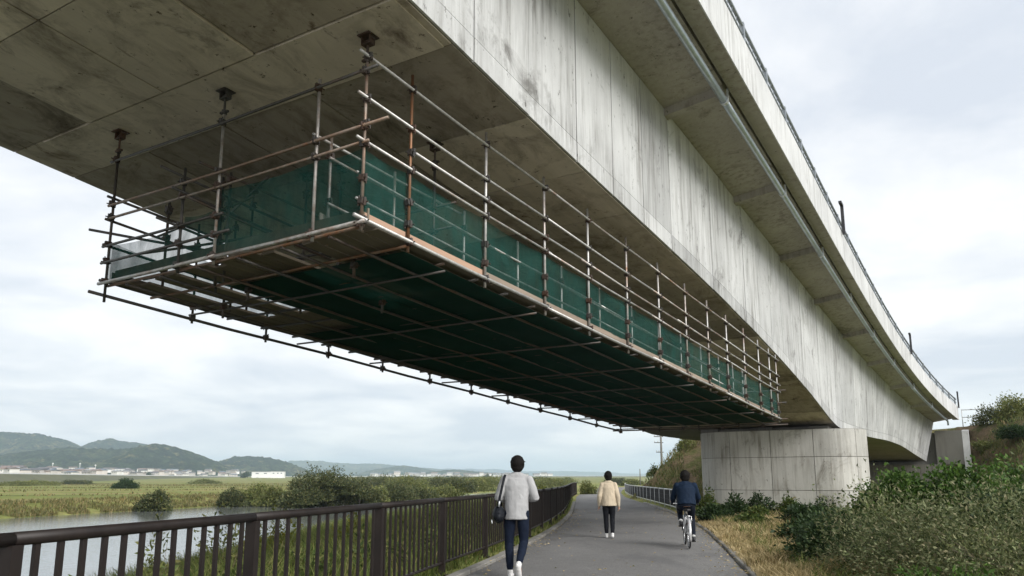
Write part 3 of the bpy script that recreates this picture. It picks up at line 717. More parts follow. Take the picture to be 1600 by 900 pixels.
# flush concrete kerb stones along both edges, children of the path
def kerb(fn, side, d0, d1, w_, L):
    d = d0
    while d < d1:
        e_ = d + L - .012; n_ = Vector((side, -side * (fn(d + .5) - fn(d)) / .5, 0)).normalized()
        p, q = Vector((fn(d), d, 0)), Vector((fn(e_), e_, 0)); j = rnd.uniform(-.008, .008); h = .028 + rnd.uniform(-.006, .008)
        p += n_ * j; q += n_ * j
        vs = [p, q, q + n_ * w_, p + n_ * w_]; bot = Vector((0, 0, -.08)); top = Vector((0, 0, h)); b_ = Vector((0, 0, -.012))
        ins = [vs[0] + n_ * .012, vs[1] + n_ * .012, vs[2], vs[3]]
        MB().add([x + bot for x in vs] + [x + top + b_ for x in vs] + [x + top for x in ins], [(0, 1, 2, 3), (0, 4, 5, 1), (1, 5, 6, 2), (2, 6, 7, 3), (3, 7, 4, 0), (4, 8, 9, 5), (5, 9, 10, 6), (6, 10, 11, 7), (7, 11, 8, 4), (8, 11, 10, 9)]).build('kerb_stone', MAT['kerb'], path)
        d += L
kerb(PR, 1, 4.0, 48, .17, .6)
kerb(PL, -1, 6.0, 50, .15, .9)

# levee slope at the far end of the bridge
cA, sA = math.cos(ANG), math.sin(ANG)
def B2W(v, u, z=0): return Vector((v * cA - u * sA, v * sA + u * cA, z))
emb = MB(); vv = lin(-27, 70, 110); uu = lin(50, 84, 40)
def emb_z(v, u):
    crest = 4.75 + .55 * sm(-14, 0, v) + .5 * sm(4, 20, v)
    n_ = mnoise.noise(Vector((v * .22, u * .22, 2))) * .5 + mnoise.noise(Vector((v * .9, u * .9, 5))) * .16
    f = min(1, max(0, (u - 54.2 - n_ * 1.2 + (1.2 if v > -2 else 0) - (7.0 * (1 - sm(-2.6, 4.0, v)) if v > -6 else 0)) / 7.6)); b = min(1, max(0, (82 - u) / 7)); l = min(1, max(0, (v + 23.3 + n_ * .5) / 2.6))
    z = -.35 + (crest + .35) * min(f, b, l)
    if LB - 1.0 < v < VB + 3.2 and u < 63.0 and u > 50: z = min(z, max(-.3, (u - 57.0) * .45) if v < VB + 2.2 else z)
    return z + n_ * .25 * min(1, 4 * f * (1.2 - f)) * (z > 0)
for u in uu:
    for v in vv: emb.v.append(tuple(B2W(v, u, emb_z(v, u))))
n = len(vv); emb.f = [(i * n + j, (i + 1) * n + j, (i + 1) * n + j + 1, i * n + j + 1)[::-1] for i in range(len(uu) - 1) for j in range(n - 1)]; emb.m = [0] * len(emb.f)
tag(emb.build('levee_slope', MAT['slope'], None, True), kind='structure')

# ------------------------------------------------------------------ brown railing along the river side
def along(fn, d): return Vector((fn(d), d, 0))
RL = lambda d: PL(d) - .36 * (1 if d < 15 else 1)
def ground_drop(d): return -.05
railing = empty('riverside_railing', (RL(4), 4, 0), 0, 'dark brown steel railing with vertical bars between path and river', 'railing')
def rchild(mb, name, mat='rail', smooth=False):
    o = mb.build(name, MAT[mat], railing, smooth); o.location = -railing.location; return o
posts = [1.75, 4.16, 6.55, 9.4, 12.0, 14.75, 17.3]
while posts[-1] < 76: posts.append(posts[-1] + 2.6)
HT = 1.12
pm = None
for d in posts:
    if pm is None:
        mb = MB(); mb.box((-.045, -.038, -.25), (.045, .038, HT - .06)); mb.box((-.075, -.07, -.02), (.075, .07, .0)); pm = mb.mesh('post'); pm.materials.append(MAT['rail'])
    o = link('post', pm, railing); sl = math.atan2(RL(d + .5) - RL(d - .5), 1)
    o.location = along(RL, d) - railing.location; o.rotation_euler = (0, 0, -sl)
bmesh_ = MB().box((-.0125, -.0175, .15), (.0125, .0175, HT - .05)).mesh('baluster'); bmesh_.materials.append(MAT['rail'])
nbal = 0
for a, b in zip(posts[:-1], posts[1:]):
    ln = (b - a) * 1.03; k = 13 if a < 30 else 8
    tp = MB().tube([along(RL, x) + Vector((0, 0, HT - .03)) for x in lin(a + .004, b - .004, 3)], .038, 10); rchild(tp, 'top_rail', 'rail', True)
    rchild(MB().tube([along(RL, x) + Vector((0, 0, .16)) for x in lin(a, b, 2)], (.022), 6), 'bottom_rail')
    for i in range(1, k + 1):
        if nbal >= 299: break
        x = a + (b - a) * i / (k + 1); o = link('baluster', bmesh_, railing); o.location = along(RL, x) - railing.location
        o.rotation_euler = (rnd.uniform(-.004, .004), rnd.uniform(-.004, .004), -math.atan2(RL(x + .5) - RL(x - .5), 1)); nbal += 1

# grey fence at the far right edge of the path
RF = lambda d: PR(d) + .45
fence = empty('path_fence', (RF(33), 33, 0), 0, 'low pale rail fence with dark mesh infill below the levee slope', 'fence')
fp = [33.5 + 2.4 * i for i in range(30)]
for a, b in zip(fp[:-1], fp[1:]):
    for nm, z, r_ in (('top_rail', .92, .03), ('bottom_rail', .14, .022)):
        o = MB().tube([along(RF, a) + Vector((0, 0, z)), along(RF, b) + Vector((0, 0, z))], r_, 8).build(nm, MAT['greyrail'], fence, True); o.location = -fence.location
    o = MB().tube([along(RF, a) + Vector((0, 0, -.2)), along(RF, a) + Vector((0, 0, .92))], .028, 8).build('post', MAT['greyrail'], fence, True); o.location = -fence.location
    p, q = along(RF, a + .06), along(RF, b - .06); t_ = Vector((.006, 0, 0)); z0, z1 = Vector((0, 0, .19)), Vector((0, 0, .87))
    mb = MB()
    for i in range(21):
        x = p.lerp(q, i / 20); mb.tube([x + z0, x + z1], .013, 4)
    for h in (.19, .42, .65, .87): mb.tube([p + Vector((0, 0, h)), q + Vector((0, 0, h))], .010, 4)
    o = mb.build('mesh_infill', MAT['mesh'], fence); o.location = -fence.location; o['kind'] = 'stuff'

# ------------------------------------------------------------------ foliage
def leaf_quads(P, Dr, L, Wd, curl=.15):
    """diamond leaves as quads"""
    n = len(P); Dr = Dr / np.linalg.norm(Dr, axis=1, keepdims=True)
    rv = rng.normal(size=(n, 3)); S = np.cross(Dr, rv); S /= np.linalg.norm(S, axis=1, keepdims=True) + 1e-9
    N = np.cross(S, Dr); L = L[:, None]; Wd = Wd[:, None]
    V = np.empty((n, 4, 3)); V[:, 0] = P; V[:, 1] = P + Dr * L * .45 + S * Wd * .5 + N * L * curl; V[:, 2] = P + Dr * L; V[:, 3] = P + Dr * L * .45 - S * Wd * .5 + N * L * curl
    return V.reshape(-1, 3), np.arange(4 * n).reshape(n, 4)
def blades(P, H, Wd, lean, az=None):
    """bent grass blades: two quads tapering"""
    n = len(P); az = rng.uniform(0, 2 * np.pi, n) if az is None else az
    ld = np.stack([np.cos(az), np.sin(az), np.zeros(n)], 1); fa = rng.uniform(0, 2 * np.pi, n); sd = np.stack([np.cos(fa), np.sin(fa), np.zeros(n)], 1)
    H = H[:, None]; Wd = Wd[:, None]; ln = lean[:, None]; up = np.array([0, 0, 1.0])
    m = P + up * H * .55 + ld * H * ln * .3; t = P + up * H * (1 - .3 * ln) + ld * H * ln
    V = np.empty((n, 6, 3)); V[:, 0] = P - sd * Wd * .5; V[:, 1] = P + sd * Wd * .5; V[:, 2] = m + sd * Wd * .42; V[:, 3] = m - sd * Wd * .42; V[:, 4] = t + sd * Wd * .06; V[:, 5] = t - sd * Wd * .06
    b = np.arange(n)[:, None] * 6; F = np.concatenate([b + np.array([0, 1, 2, 3]), b + np.array([3, 2, 4, 5])], 0)
    return V.reshape(-1, 3), F
def crown(n, rad, leaf, aspect=.45, clumps=14, core=.35, low=-.15, flop=.25, power=.5, seed=None, jit=.07, clump_amp=.45):
    """leaf cloud on an ellipsoid of twigs (centre at its base), lumpy outline"""
    g = np.random.default_rng(seed) if seed is not None else rng
    d = g.normal(size=(n, 3)); d[:, 2] = np.abs(d[:, 2]) * 1.0 + low * g.random(n); d /= np.linalg.norm(d, axis=1, keepdims=True)
    cd = g.normal(size=(clumps, 3)); cd[:, 2] = np.abs(cd[:, 2]); cd /= np.linalg.norm(cd, axis=1, keepdims=True); ca = g.uniform(.5, 1, clumps)
    lob = (np.exp(11 * (d @ cd.T - 1)) * ca).max(1)
    r = (1 - clump_amp) + clump_amp * lob
    keep = g.random(n) < (.35 + .65 * lob); d, r = d[keep], r[keep]; n = len(d)
    t = core + (1 - core) * g.random(n) ** power
    t *= 1 + .16 * (g.random(n) ** 6)
    P = d * (r * t)[:, None] * np.array(rad) + g.normal(size=(n, 3)) * jit * min(rad)
    P[:, 2] = np.maximum(P[:, 2], .02)
    dr = d + g.normal(size=(n, 3)) * .7; dr[:, 2] -= flop
    L = leaf * g.uniform(.6, 1.35, n)
    return leaf_quads(P, dr, L, L * aspect * g.uniform(.7, 1.3, n))
def stems(rad, k, r0, seed, reach=.8, mat='twig'):
    g = random.Random(seed); mb = MB()
    for i in range(k):
        a = g.uniform(0, 6.28); e_ = g.uniform(.25, 1.0); L = reach * g.uniform(.7, 1)
        tip = Vector((math.cos(a) * rad[0] * L * (1 - e_ * .6), math.sin(a) * rad[1] * L * (1 - e_ * .6), rad[2] * L * (.45 + .55 * e_)))
        mid = tip * .5 + Vector((g.uniform(-.1, .1) * rad[0], g.uniform(-.1, .1) * rad[1], .08 * rad[2]))
        b = Vector((math.cos(a) * rad[0] * .08, math.sin(a) * rad[1] * .08, -.05)); mb.tube([b, mid, tip], [r0, r0 * .65, r0 * .25], 5)
    return mb
def shrub(name, loc, rad, n, leaf, mat, label, cat='shrub', group=None, seed=1, k=9, r0=.014, **kw):
    root = empty(name, loc, 0, label, cat, group)
    Vv, Ff = crown(n, rad, leaf, seed=seed, **kw)
    me = np_mesh('foliage', Vv, Ff); link('foliage', me, root, (MAT[mat],))
    stems(rad, k, r0, seed).build('stem', MAT['twig'], root); return root
def tree(name, loc, rad, zc, n, leaf, mat, label, group=None, seed=1, r0=.2):
    root = empty(name, loc, 0, label, 'tree', group); g = random.Random(seed)
    tr = MB().tube([(0, 0, -.2), (.05, .05, zc * .4), (g.uniform(-.2, .2), .1, zc)], [r0, r0 * .75, r0 * .5], 8)
    for i in range(9):
        a = g.uniform(0, 6.28); L = g.uniform(.35, .6); s = Vector((0, 0, zc * g.uniform(.4, .8)))
        e_ = Vector((math.cos(a) * rad[0] * L, math.sin(a) * rad[1] * L, zc * .5 + rad[2] * g.uniform(.1, .5))); tr.tube([s, s.lerp(e_, .5) + Vector((0, 0, .2)), e_], [r0 * .4, r0 * .25, r0 * .08], 5)
    tr.build('trunk', MAT['bark'], root)
    parts = []
    for i in range(7):
        a = i * 2.4 + g.uniform(-.4, .4); q = 0 if i == 0 else g.uniform(.35, .62)
        c = np.array([math.cos(a) * rad[0] * q, math.sin(a) * rad[1] * q, -.3 + (rad[2] * g.uniform(.0, .62) if i else rad[2] * .5)])
        Vv, Ff = crown(n // 7, (rad[0] * .55, rad[1] * .55, rad[2] * .62), leaf, seed=seed * 10 + i, core=.25, low=-1.2, clumps=9, power=.6); Vv[:, 2] = Vv[:, 2]; parts.append(Vv + c)
    Vv = np.concatenate(parts); link('crown', np_mesh('crown', Vv, np.arange(len(Vv)).reshape(-1, 4)), root, (MAT[mat],)); return root

ORD = ['first', 'second', 'third', 'fourth', 'fifth', 'sixth', 'seventh', 'eighth', 'ninth', 'tenth', 'eleventh', 'twelfth', 'thirteenth', 'fourteenth', 'fifteenth', 'sixteenth', 'seventeenth', 'eighteenth', 'nineteenth', 'twentieth', 'twenty-first', 'twenty-second']
# right of the path, near to far
shrub('shrub', (5.75, 9.0, .05), (2.0, 1.8, 1.44), 32000, .056, 'leaf_grey', 'big grey-green dusty shrub filling the lower right corner', seed=3, k=26, clumps=46, power=.5, clump_amp=.5, core=.2, aspect=.36, r0=.010)
shrub('shrub', (5.15, 10.8, .05), (1.25, 1.3, 1.48), 17000, .054, 'leaf_grey', 'olive shrub with a pointed top beside the dark green bush', seed=5, k=16, clumps=26, power=.5, clump_amp=.5, core=.2, aspect=.36, r0=.010)
shrub('shrub', (7.9, 10.2, .05), (2.0, 1.9, 1.12), 20000, .058, 'leaf_grey', 'pale olive shrub cut by the right edge of the picture', seed=6, k=16, clumps=34, power=.5, clump_amp=.5, core=.2, aspect=.36, r0=.010)
shrub('shrub', (5.35, 12.8, .05), (.95, 1.1, .98), 13000, .062, 'leaf_dark', 'dark green leafy bush between dry verge and grey shrub', seed=8, k=9, aspect=.6, clumps=18)
shrub('shrub', (6.3, 15.2, .05), (1.0, 1.3, .95), 10000, .062, 'leaf_dark', 'dark green bush just behind another in front of the pier', seed=9, k=9, aspect=.6, clumps=18)
shrub('weed_plant', (3.95, 7.2, .03), (.75, .7, .62), 5200, .07, 'leaf_bright', 'bright light green weed low at the right edge of the grass', 'plant', seed=11, aspect=.35, clumps=16)
shrub('weed_plant', (4.9, 6.9, .03), (.8, .7, .72), 5200, .07, 'leaf_pale', 'pale green weed low in front of the big grey shrub', 'plant', seed=12, aspect=.35, clumps=16)
for i, (x, y, r_, h, m_) in enumerate(((11.9, 24.0, 1.5, 1.40, 'leaf_bright'), (13.4, 23.0, 1.8, 1.65, 'leaf_bright'), (15.6, 23.5, 1.9, 1.75, 'leaf_bright'), (17.8, 24.5, 2.0, 1.8, 'leaf_bright'), (13.0, 20.8, 1.4, 1.0, 'leaf_dark'), (15.0, 20.0, 1.7, 1.25, 'leaf_dark'))):
    shrub('vine_bush', (x, y, .05), (r_, r_, h * 1.22), 15000, .125, m_, ('bright green broad-leaved bush, %s from the pier in its row' % ORD[i] if m_ == 'leaf_bright' else 'dark broad-leaved bush below the bright green row, %s from the pier' % ORD[i - 4]), 'bush', 'broad-leaved bushes right of the pier' if m_ == 'leaf_bright' else 'dark bushes in front of the bright row', seed=20 + i, aspect=.75, clumps=22, flop=.5)
for i, (x, y, h) in enumerate(((6.9, 27.6, 1.15), (7.6, 27.2, 1.0), (8.5, 27.3, 1.05), (9.5, 27.0, .85), (10.4, 26.6, .8), (6.65, 25.6, .6), (7.8, 24.8, .65), (9.0, 24.5, .75), (8.0, 21.5, .75), (6.9, 22.8, .5), (7.2, 18.5, .85), (6.4, 17.2, .7), (8.3, 17.6, .9))):
    shrub('weed_plant', (x, y, .03), (.62 + .1 * (i % 3), .6, h), 3600, .115, 'leaf_dark' if i % 3 else 'leaf_mid', 'dark green leafy weed at the foot of the pier, %s from the cyclist' % ORD[i] if i < 5 else 'green weed clump between pier and dry verge, %s of eight counted from the pier' % ORD[i - 5], 'plant', 'weeds at the foot of the pier' if i < 5 else 'weed clumps before the pier', seed=40 + i, aspect=.42, clumps=14, k=6, clump_amp=.6)

# dry grass verge and green grass (nobody could count the blades)
def scatter(n, d0, d1, x0, x1, dens_near=1.6):
    d = d0 + (d1 - d0) * rng.random(n) ** dens_near; s = rng.random(n)
    a = np.array([x0(q) for q in d]); b = np.array([x1(q) for q in d]); return a + (b - a) * s, d, s
def clumpy(x, y, f, thr, seed):
    return np.array([mnoise.noise(Vector((a * f, b * f, seed))) for a, b in zip(x, y)]) > thr
x, d, s = scatter(60000, 5.0, 33, lambda q: PR(q) + .06, lambda q: PR(q) + 2.15 + .03 * q, 1.7)
kp = rng.random(len(x)) < (1.15 - .5 * s); x, d, s = x[kp], d[kp], s[kp]
hh = .07 + .20 * s + .12 * rng.random(len(x)); hh *= np.where(clumpy(x, d, 1.1, 0.05, 1), 1.35, .75)
Vv, Ff = blades(np.stack([x, d, np.full(len(x), .0)], 1), hh, .006 + .0006 * d, .3 + .7 * rng.random(len(x)))
tag(link('dry_grass', np_mesh('dry_grass', Vv, Ff), None, (MAT['grass_dry'],)), 'straw coloured dry grass on the verge right of the path', 'grass', kind='stuff')
x, d, s = scatter(26000, 5.0, 34, lambda q: PR(q) + .6, lambda q: PR(q) + 9, 1.4)
kp = clumpy(x, d, .55, -.05, 4); x, d = x[kp], d[kp]
Vv, Ff = blades(np.stack([x, d, np.full(len(x), .03)], 1), .14 + .22 * rng.random(len(x)), .009 + .0007 * d, .2 + .6 * rng.random(len(x)))
tag(link('verge_grass', np_mesh('verge_grass', Vv, Ff), None, (MAT['grass_green'],)), 'green grass growing between the shrubs right of the path', 'grass', kind='stuff')

# fallen leaves and straw scattered along the path edges
nn = 1500; d = 5 + 32 * rng.random(nn) ** 1.5; sd_ = rng.random(nn) < .6; o_ = np.abs(rng.normal(size=nn)) * .32 + .02
x = np.where(sd_, np.array([PR(q) for q in d]) - o_, np.array([PL(q) for q in d]) + o_)
far_ = rng.random(nn) < .12; x = np.where(far_, np.array([PL(q) + (PR(q) - PL(q)) * .5 for q in d]) + rng.normal(size=nn) * 1.0, x)
Vv, Ff = leaf_quads(np.stack([x, d, np.full(nn, .032)], 1), np.stack([rng.normal(size=nn), rng.normal(size=nn), np.zeros(nn)], 1), .03 + .05 * rng.random(nn), .012 + .022 * rng.random(nn), .08)
Vv[:, 2] = np.clip(Vv[:, 2], .029, .05)
tag(link('leaf_litter', np_mesh('leaf_litter', Vv, Ff), None, (MAT['grass_dry'],)), 'dry leaves and straw scattered on the path edges', 'litter', kind='stuff')
def bank_z(x, d):
    nb, pl = NBK(d), PL(d); q = (x - nb) / (pl - .9 - nb); return -2.65 + 2.5 * max(0, q) ** .8 if q < 1 else -.06
x, d, s = scatter(75000, 1.5, 60, lambda q: NBK(q) + .5, lambda q: PL(q) - .42, 1.5)
z = np.array([bank_z(a, b) for a, b in zip(x, d)])
hh = (.30 + .55 * rng.random(len(x))) * (1.15 - .75 * np.clip((s - .80) / .2, 0, 1)) * np.clip(.55 + d / 18, .5, 1.15)
Vv, Ff = blades(np.stack([x, d, z], 1), hh, .009 + .0009 * d, .15 + .65 * rng.random(len(x)))
tag(link('bank_grass', np_mesh('bank_grass', Vv, Ff), None, (MAT['grass_green'],)), 'tall green grass covering the river bank behind the brown railing', 'grass', kind='stuff')
x, d, s = scatter(9000, 6, 60, lambda q: PL(q) - .95, lambda q: PL(q) - .24, 1.4)
kp = clumpy(x, d, 1.3, -.12, 9); x, d = x[kp], d[kp]
Vv, Ff = blades(np.stack([x, d, np.full(len(x), -.05)], 1), .06 + .12 * rng.random(len(x)), .007 + .0006 * d, .2 + .7 * rng.random(len(x)))
tag(link('edge_grass', np_mesh('edge_grass', Vv, Ff), None, (MAT['grass_green'],)), 'short grass strip growing along the foot of the brown railing', 'grass', kind='stuff')

# leafy weeds behind the railing
wi = 0; cnt_ = {}
for (x, d, h, r_, m_) in ((-5.2, 5.6, 1.25, .45, 'leaf_mid'), (-5.6, 7.8, 1.5, .5, 'leaf_mid'), (-4.6, 8.4, 1.3, .45, 'leaf_mid'), (-4.1, 9.6, 1.15, .45, 'leaf_mid'), (-3.5, 10.4, 1.05, .5, 'leaf_mid'), (-2.9, 11.6, 1.0, .45, 'leaf_mid'), (-5.0, 11.2, 1.9, .6, 'leaf_pale'), (-3.6, 13.2, 1.15, .5, 'leaf_mid'),
        (-2.4, 13.6, .95, .45, 'leaf_mid'), (-1.7, 15.6, .95, .5, 'leaf_mid'), (-5.6, 15.5, 2.2, .7, 'leaf_pale'), (-3.2, 17.5, 1.5, .6, 'leaf_mid'), (-1.2, 18.6, .95, .5, 'leaf_mid'), (-6.2, 20.5, 2.5, .8, 'leaf_yellow'), (-4.4, 21.5, 2.0, .7, 'leaf_yellow'), (-7.4, 22.5, 2.5, .8, 'leaf_yellow'), (-2.4, 23.5, 1.45, .7, 'leaf_mid'), (-.6, 23.5, 1.0, .6, 'leaf_mid'), (-6.0, 4.2, 1.3, .4, 'leaf_mid'), (-4.6, 6.6, 1.0, .4, 'leaf_mid'), (-2.6, 30, 2.2, 1.0, 'leaf_pale'), (0, 31, 1.6, .9, 'leaf_pale'), (1.2, 42, 1.8, 1.1, 'leaf_pale'), (-3.0, 44, 2.6, 1.3, 'leaf_pale'), (2.0, 56, 1.8, 1.3, 'leaf_yellow'),
        (-3.9, 8.6, 1.2, .4, 'leaf_mid'), (-3.2, 9.4, .95, .4, 'leaf_mid'), (-4.4, 12.4, 1.6, .5, 'leaf_pale'), (-2.2, 12.8, .9, .4, 'leaf_mid'), (-3.0, 15.0, 1.3, .5, 'leaf_pale'), (-1.9, 14.4, .9, .4, 'leaf_mid'), (-1.6, 17.0, 1.0, .45, 'leaf_pale'), (-.7, 20.5, 1.0, .5, 'leaf_pale'), (-2.6, 20.0, 1.5, .6, 'leaf_pale'), (-.1, 26.5, 1.1, .6, 'leaf_pale')):
    wi += 1; z = bank_z(x, d); cnt_[m_] = cnt_.get(m_, -1) + 1
    lb = {'leaf_mid': 'leafy green weed on the river bank behind the railing bars', 'leaf_pale': 'pale green bushy weed on the bank down towards the water', 'leaf_yellow': 'yellow-green flowering weed showing above the brown top rail'}[m_] + ', %s along' % ORD[cnt_[m_]]
    shrub('weed_plant', (x, d, z), (r_, r_, h), int(1500 + 300 * h), .085 + .0015 * d, m_, lb, 'plant', 'weeds on the river bank, ' + m_.replace('leaf_', '') + ' leaves', seed=100 + wi, aspect=.38, clumps=9, k=5, clump_amp=.62, core=.15, r0=.008)

# ------------------------------------------------------------------ far bank
def far(px, D): return ((px - 800) / 1200 * D, D)
bushes = [(252, 101, 2.1, 2.6, 'leaf_willow', 'round dark green bush standing alone at the far water edge'), (207, 230, 3.6, 3.4, 'leaf_dark', 'lone dark bush in the middle of the far meadow'),
          (372, 117, 2.1, 2.2, 'leaf_willow', 'small olive bush at the water edge left of the pale bushes'), (405, 122, 2.6, 3.3, 'leaf_pale', 'pale yellow-green bush beside the river trees'), (432, 118, 2.2, 2.8, 'leaf_pale', 'pale bush touching the foot of the river trees'),
          (470, 112, 2.3, 2.2, 'leaf_willow', 'low grey-green bush at the water below the river trees'), (590, 121, 2.6, 2.6, 'leaf_pale', 'pale bush right of the river trees'), (622, 132, 3.6, 3.0, 'leaf_willow', 'olive bush on the bank farther right of the river trees'), (655, 142, 4.2, 3.0, 'leaf_willow', 'wide low bush at the river bend'),
          (688, 156, 4.6, 3.2, 'leaf_pale', 'pale wide bush past the river bend'), (716, 176, 5.0, 3.6, 'leaf_willow', 'distant olive bush right of the river bend'), (745, 196, 5.0, 3.6, 'leaf_pale', 'distant pale bush beside the walker in grey'),
          (640, 215, 6.5, 4.2, 'leaf_pale', 'broad pale thicket far behind the river bend'), (600, 260, 8.0, 4.5, 'leaf_willow', 'wide dim thicket far behind the river trees'), (700, 270, 8.0, 4.6, 'leaf_willow', 'wide olive thicket below the distant middle town'), (760, 300, 9.0, 5.0, 'leaf_pale', 'wide pale thicket far right across the river'), (40, 330, 9.0, 2.6, 'leaf_pale', 'dim pale thicket at the far left of the meadow'), (70, 350, 11.0, 2.4, 'leaf_pale', 'second dim thicket at the left of the meadow'), (860, 240, 7.0, 4.0, 'leaf_pale', 'pale thicket far off between the two walkers')]
for i, (px, D, r_, h, m_, lb) in enumerate(bushes):
    x, y = far(px, D); shrub('bush', (x, y, -2.5 if D < 165 else -1.4), (r_ * 1.2, r_ * 1.1, h * 1.0 + (.45 if D < 165 else 0)), 9000, .22 + D * .0006, m_, lb, 'bush', seed=200 + i, aspect=.6, clumps=18, k=6, r0=.04, flop=.1)
for i, (px, D, r_, h, m_) in enumerate(((575, 420, 13, 5, 'leaf_willow'), (612, 380, 11, 4.5, 'leaf_pale'), (648, 450, 14, 5.5, 'leaf_willow'), (682, 400, 11, 4.5, 'leaf_pale'), (722, 470, 14, 5.5, 'leaf_willow'), (752, 410, 11, 4.2, 'leaf_pale'), (842, 460, 13, 5, 'leaf_willow'), (878, 520, 13, 5, 'leaf_pale'), (960, 430, 9, 4, 'leaf_willow'), (985, 300, 5, 3, 'leaf_pale'), (330, 480, 12, 3.2, 'leaf_pale'), (130, 430, 12, 2.6, 'leaf_willow'))):
    x, y = far(px, D); shrub('thicket', (x, y, -1.5), (r_, r_ * .7, h), 6500, .55, m_, 'low thicket on the far plain, %s of twelve counted from mid picture' % ORD[i], 'bush', 'thickets on the far plain', seed=260 + i, aspect=.6, clumps=26, k=6, r0=.05, flop=.1)
x, y = far(915, 75); shrub('bush', (x, y, -.3), (1.25, 1.2, 1.95), 6000, .16, 'leaf_pale', 'loose pale green bush where the railing meets the horizon', 'bush', seed=230, aspect=.45, clumps=12, k=7, r0=.03, clump_amp=.6)
for i, (px, D, r_, h, lb) in enumerate(((486, 114, 4.9, 7.4, 'broad dark tree, left of three by the river'), (525, 116, 5.4, 8.8, 'tallest dark river tree, middle of three'), (566, 119, 4.3, 6.8, 'thinner olive river tree, right of three'))):
    x, y = far(px, D); tree('river_tree', (x, y, -2.4), (r_, r_ * .9, h * .66), h * .42, 26000, .30, 'leaf_willow', lb, 'trees at the far water edge', seed=300 + i)
# reeds along the far water edge and rough grass on the meadow
dd = 40 + 150 * rng.random(26000) ** 1.2; off = rng.random(26000) ** 1.5 * 9
x = np.array([FBK(q) for q in dd]) - off - .2; z = -2.6 + 1.25 * np.clip(off / 6, 0, 1)
kp = clumpy(x, dd, .35, -.25, 6); x, dd, z = x[kp], dd[kp], z[kp]
Vv, Ff = blades(np.stack([x, dd, z], 1), .22 + .5 * rng.random(len(x)), .06 + .10 * rng.random(len(x)), .2 + .6 * rng.random(len(x)))
tag(link('far_reeds', np_mesh('far_reeds', Vv, Ff), None, (MAT['grass_meadow'],)), 'tan and green reeds lining the far water edge', 'reeds', kind='stuff')
dd = 80 + 420 * rng.random(60000) ** .8; x = np.array([FBK(q) for q in dd]) - 8 - 330 * rng.random(60000)
kp = clumpy(x / 4, dd / 1.2, .05, .12, 12); x, dd = x[kp], dd[kp]
Vv, Ff = blades(np.stack([x, dd, np.full(len(x), -1.35)], 1), .18 + .5 * rng.random(len(x)), .12 + .22 * rng.random(len(x)), .4 + .6 * rng.random(len(x)))
tag(link('meadow_grass', np_mesh('meadow_grass', Vv, Ff), None, (MAT['grass_meadow'],)), 'rough tall grass in bands across the far meadow', 'grass', kind='stuff')
# growth on the levee slope
nn = 30000; vv_ = rng.uniform(-23.0, 26, nn); uu_ = rng.uniform(53.5, 63, nn); kp = ~((vv_ > LB - 1) & (vv_ < VB + 3.5)); vv_, uu_ = vv_[kp], uu_[kp]
kp = clumpy(vv_, uu_, .5, -.12, 15); vv_, uu_ = vv_[kp], uu_[kp]
P = np.array([tuple(B2W(a, b, emb_z(a, b))) for a, b in zip(vv_, uu_)])
Vv, Ff = blades(P, .15 + .35 * rng.random(len(P)), .03 + .04 * rng.random(len(P)), .3 + .7 * rng.random(len(P)))
tag(link('slope_grass', np_mesh('slope_grass', Vv, Ff), None, (MAT['grass_slope'],)), 'rough grass tufts over the earth levee slope', 'grass', kind='stuff')
for i, (v, u, r_, h, m_, lb) in enumerate(((.9, 65.2, 1.8, 2.0, 'leaf_willow', 'green bush on the levee crest, nearest the bridge end'), (2.6, 64.6, 2.3, 2.3, 'leaf_pale', 'pale green bush on the levee crest at the right picture edge'), (5.6, 64.0, 2.6, 2.5, 'leaf_willow', 'bush on the levee crest past the pale one'), (.2, 62.4, .9, .8, 'leaf_pale', 'small pale tuft partway down the levee slope'), (2.2, 60.2, 1.4, 1.1, 'leaf_dark', 'small dark shrub partway down the levee slope'), (-20.3, 60.5, .9, 1.5, 'leaf_pale', 'spindly weed on the levee crest left of the pier'), (-18.3, 61, .8, 1.1, 'leaf_mid', 'small green weed on the levee crest beside the pier top'), (-22.2, 58.2, .6, .9, 'leaf_mid', 'small weed on the levee edge above the grey fence'))):
    p = B2W(v, u, emb_z(v, u) - .05); shrub('bush', p, (r_, r_, h), 12000 if r_ > 2 else 4500 if r_ > 1 else 1300, .16, m_, lb, 'bush', seed=240 + i, aspect=.45, clumps=14, k=7, r0=.02, clump_amp=.6)

# ------------------------------------------------------------------ fence on the levee crest, poles
cf = empty('crest_fence', B2W(-1.0, 66.6, 5.2), ANG, 'thin grey rail fence along the top of the levee', 'fence')
for i in range(9):
    v = i * 2.6; z0 = emb_z(v - 1.0, 66.6) - 5.2
    MB().tube([(v, 0, z0 - .2), (v, 0, 1.35)], .03, 6).build('post', MAT['greyrail'], cf, True)
for z in (.75, 1.30): MB().tube([(0, 0, z), (21.0, 0, z)], .028, 6).build('rail', MAT['greyrail'], cf, True)
def pole(x, y, z0, top, label, arms):
    p = empty('utility_pole', (x, y, z0), 0, label, 'pole')
    MB().tube([(0, 0, -.5), (0, 0, (top - z0) * .5), (0, 0, top - z0)], [.15, .13, .10], 8).build('pole_shaft', MAT['abut'], p, True)
    for h, w_ in arms:
        MB().box((-w_, -.05, top - z0 - h - .04), (.25, .05, top - z0 - h + .04)).build('cross_arm', MAT['darksteel'], p)
        for q in (-w_ + .06, -w_ * .45): MB().tube([(q, 0, top - z0 - h + .04), (q, 0, top - z0 - h + .20)], .05, 6).build('insulator', MAT['greyrail'], p)
    return p
pole((1031 - 800) / 1200 * 90, 90, -.3, 7.2, 'tall thin utility pole rising behind the levee slope left of the pier', ((.9, .8), (1.6, .8), (2.7, .6)))
pole((997 - 800) / 1200 * 190, 190, -.3, 3.9, 'small distant pole on the horizon above the path end', ())

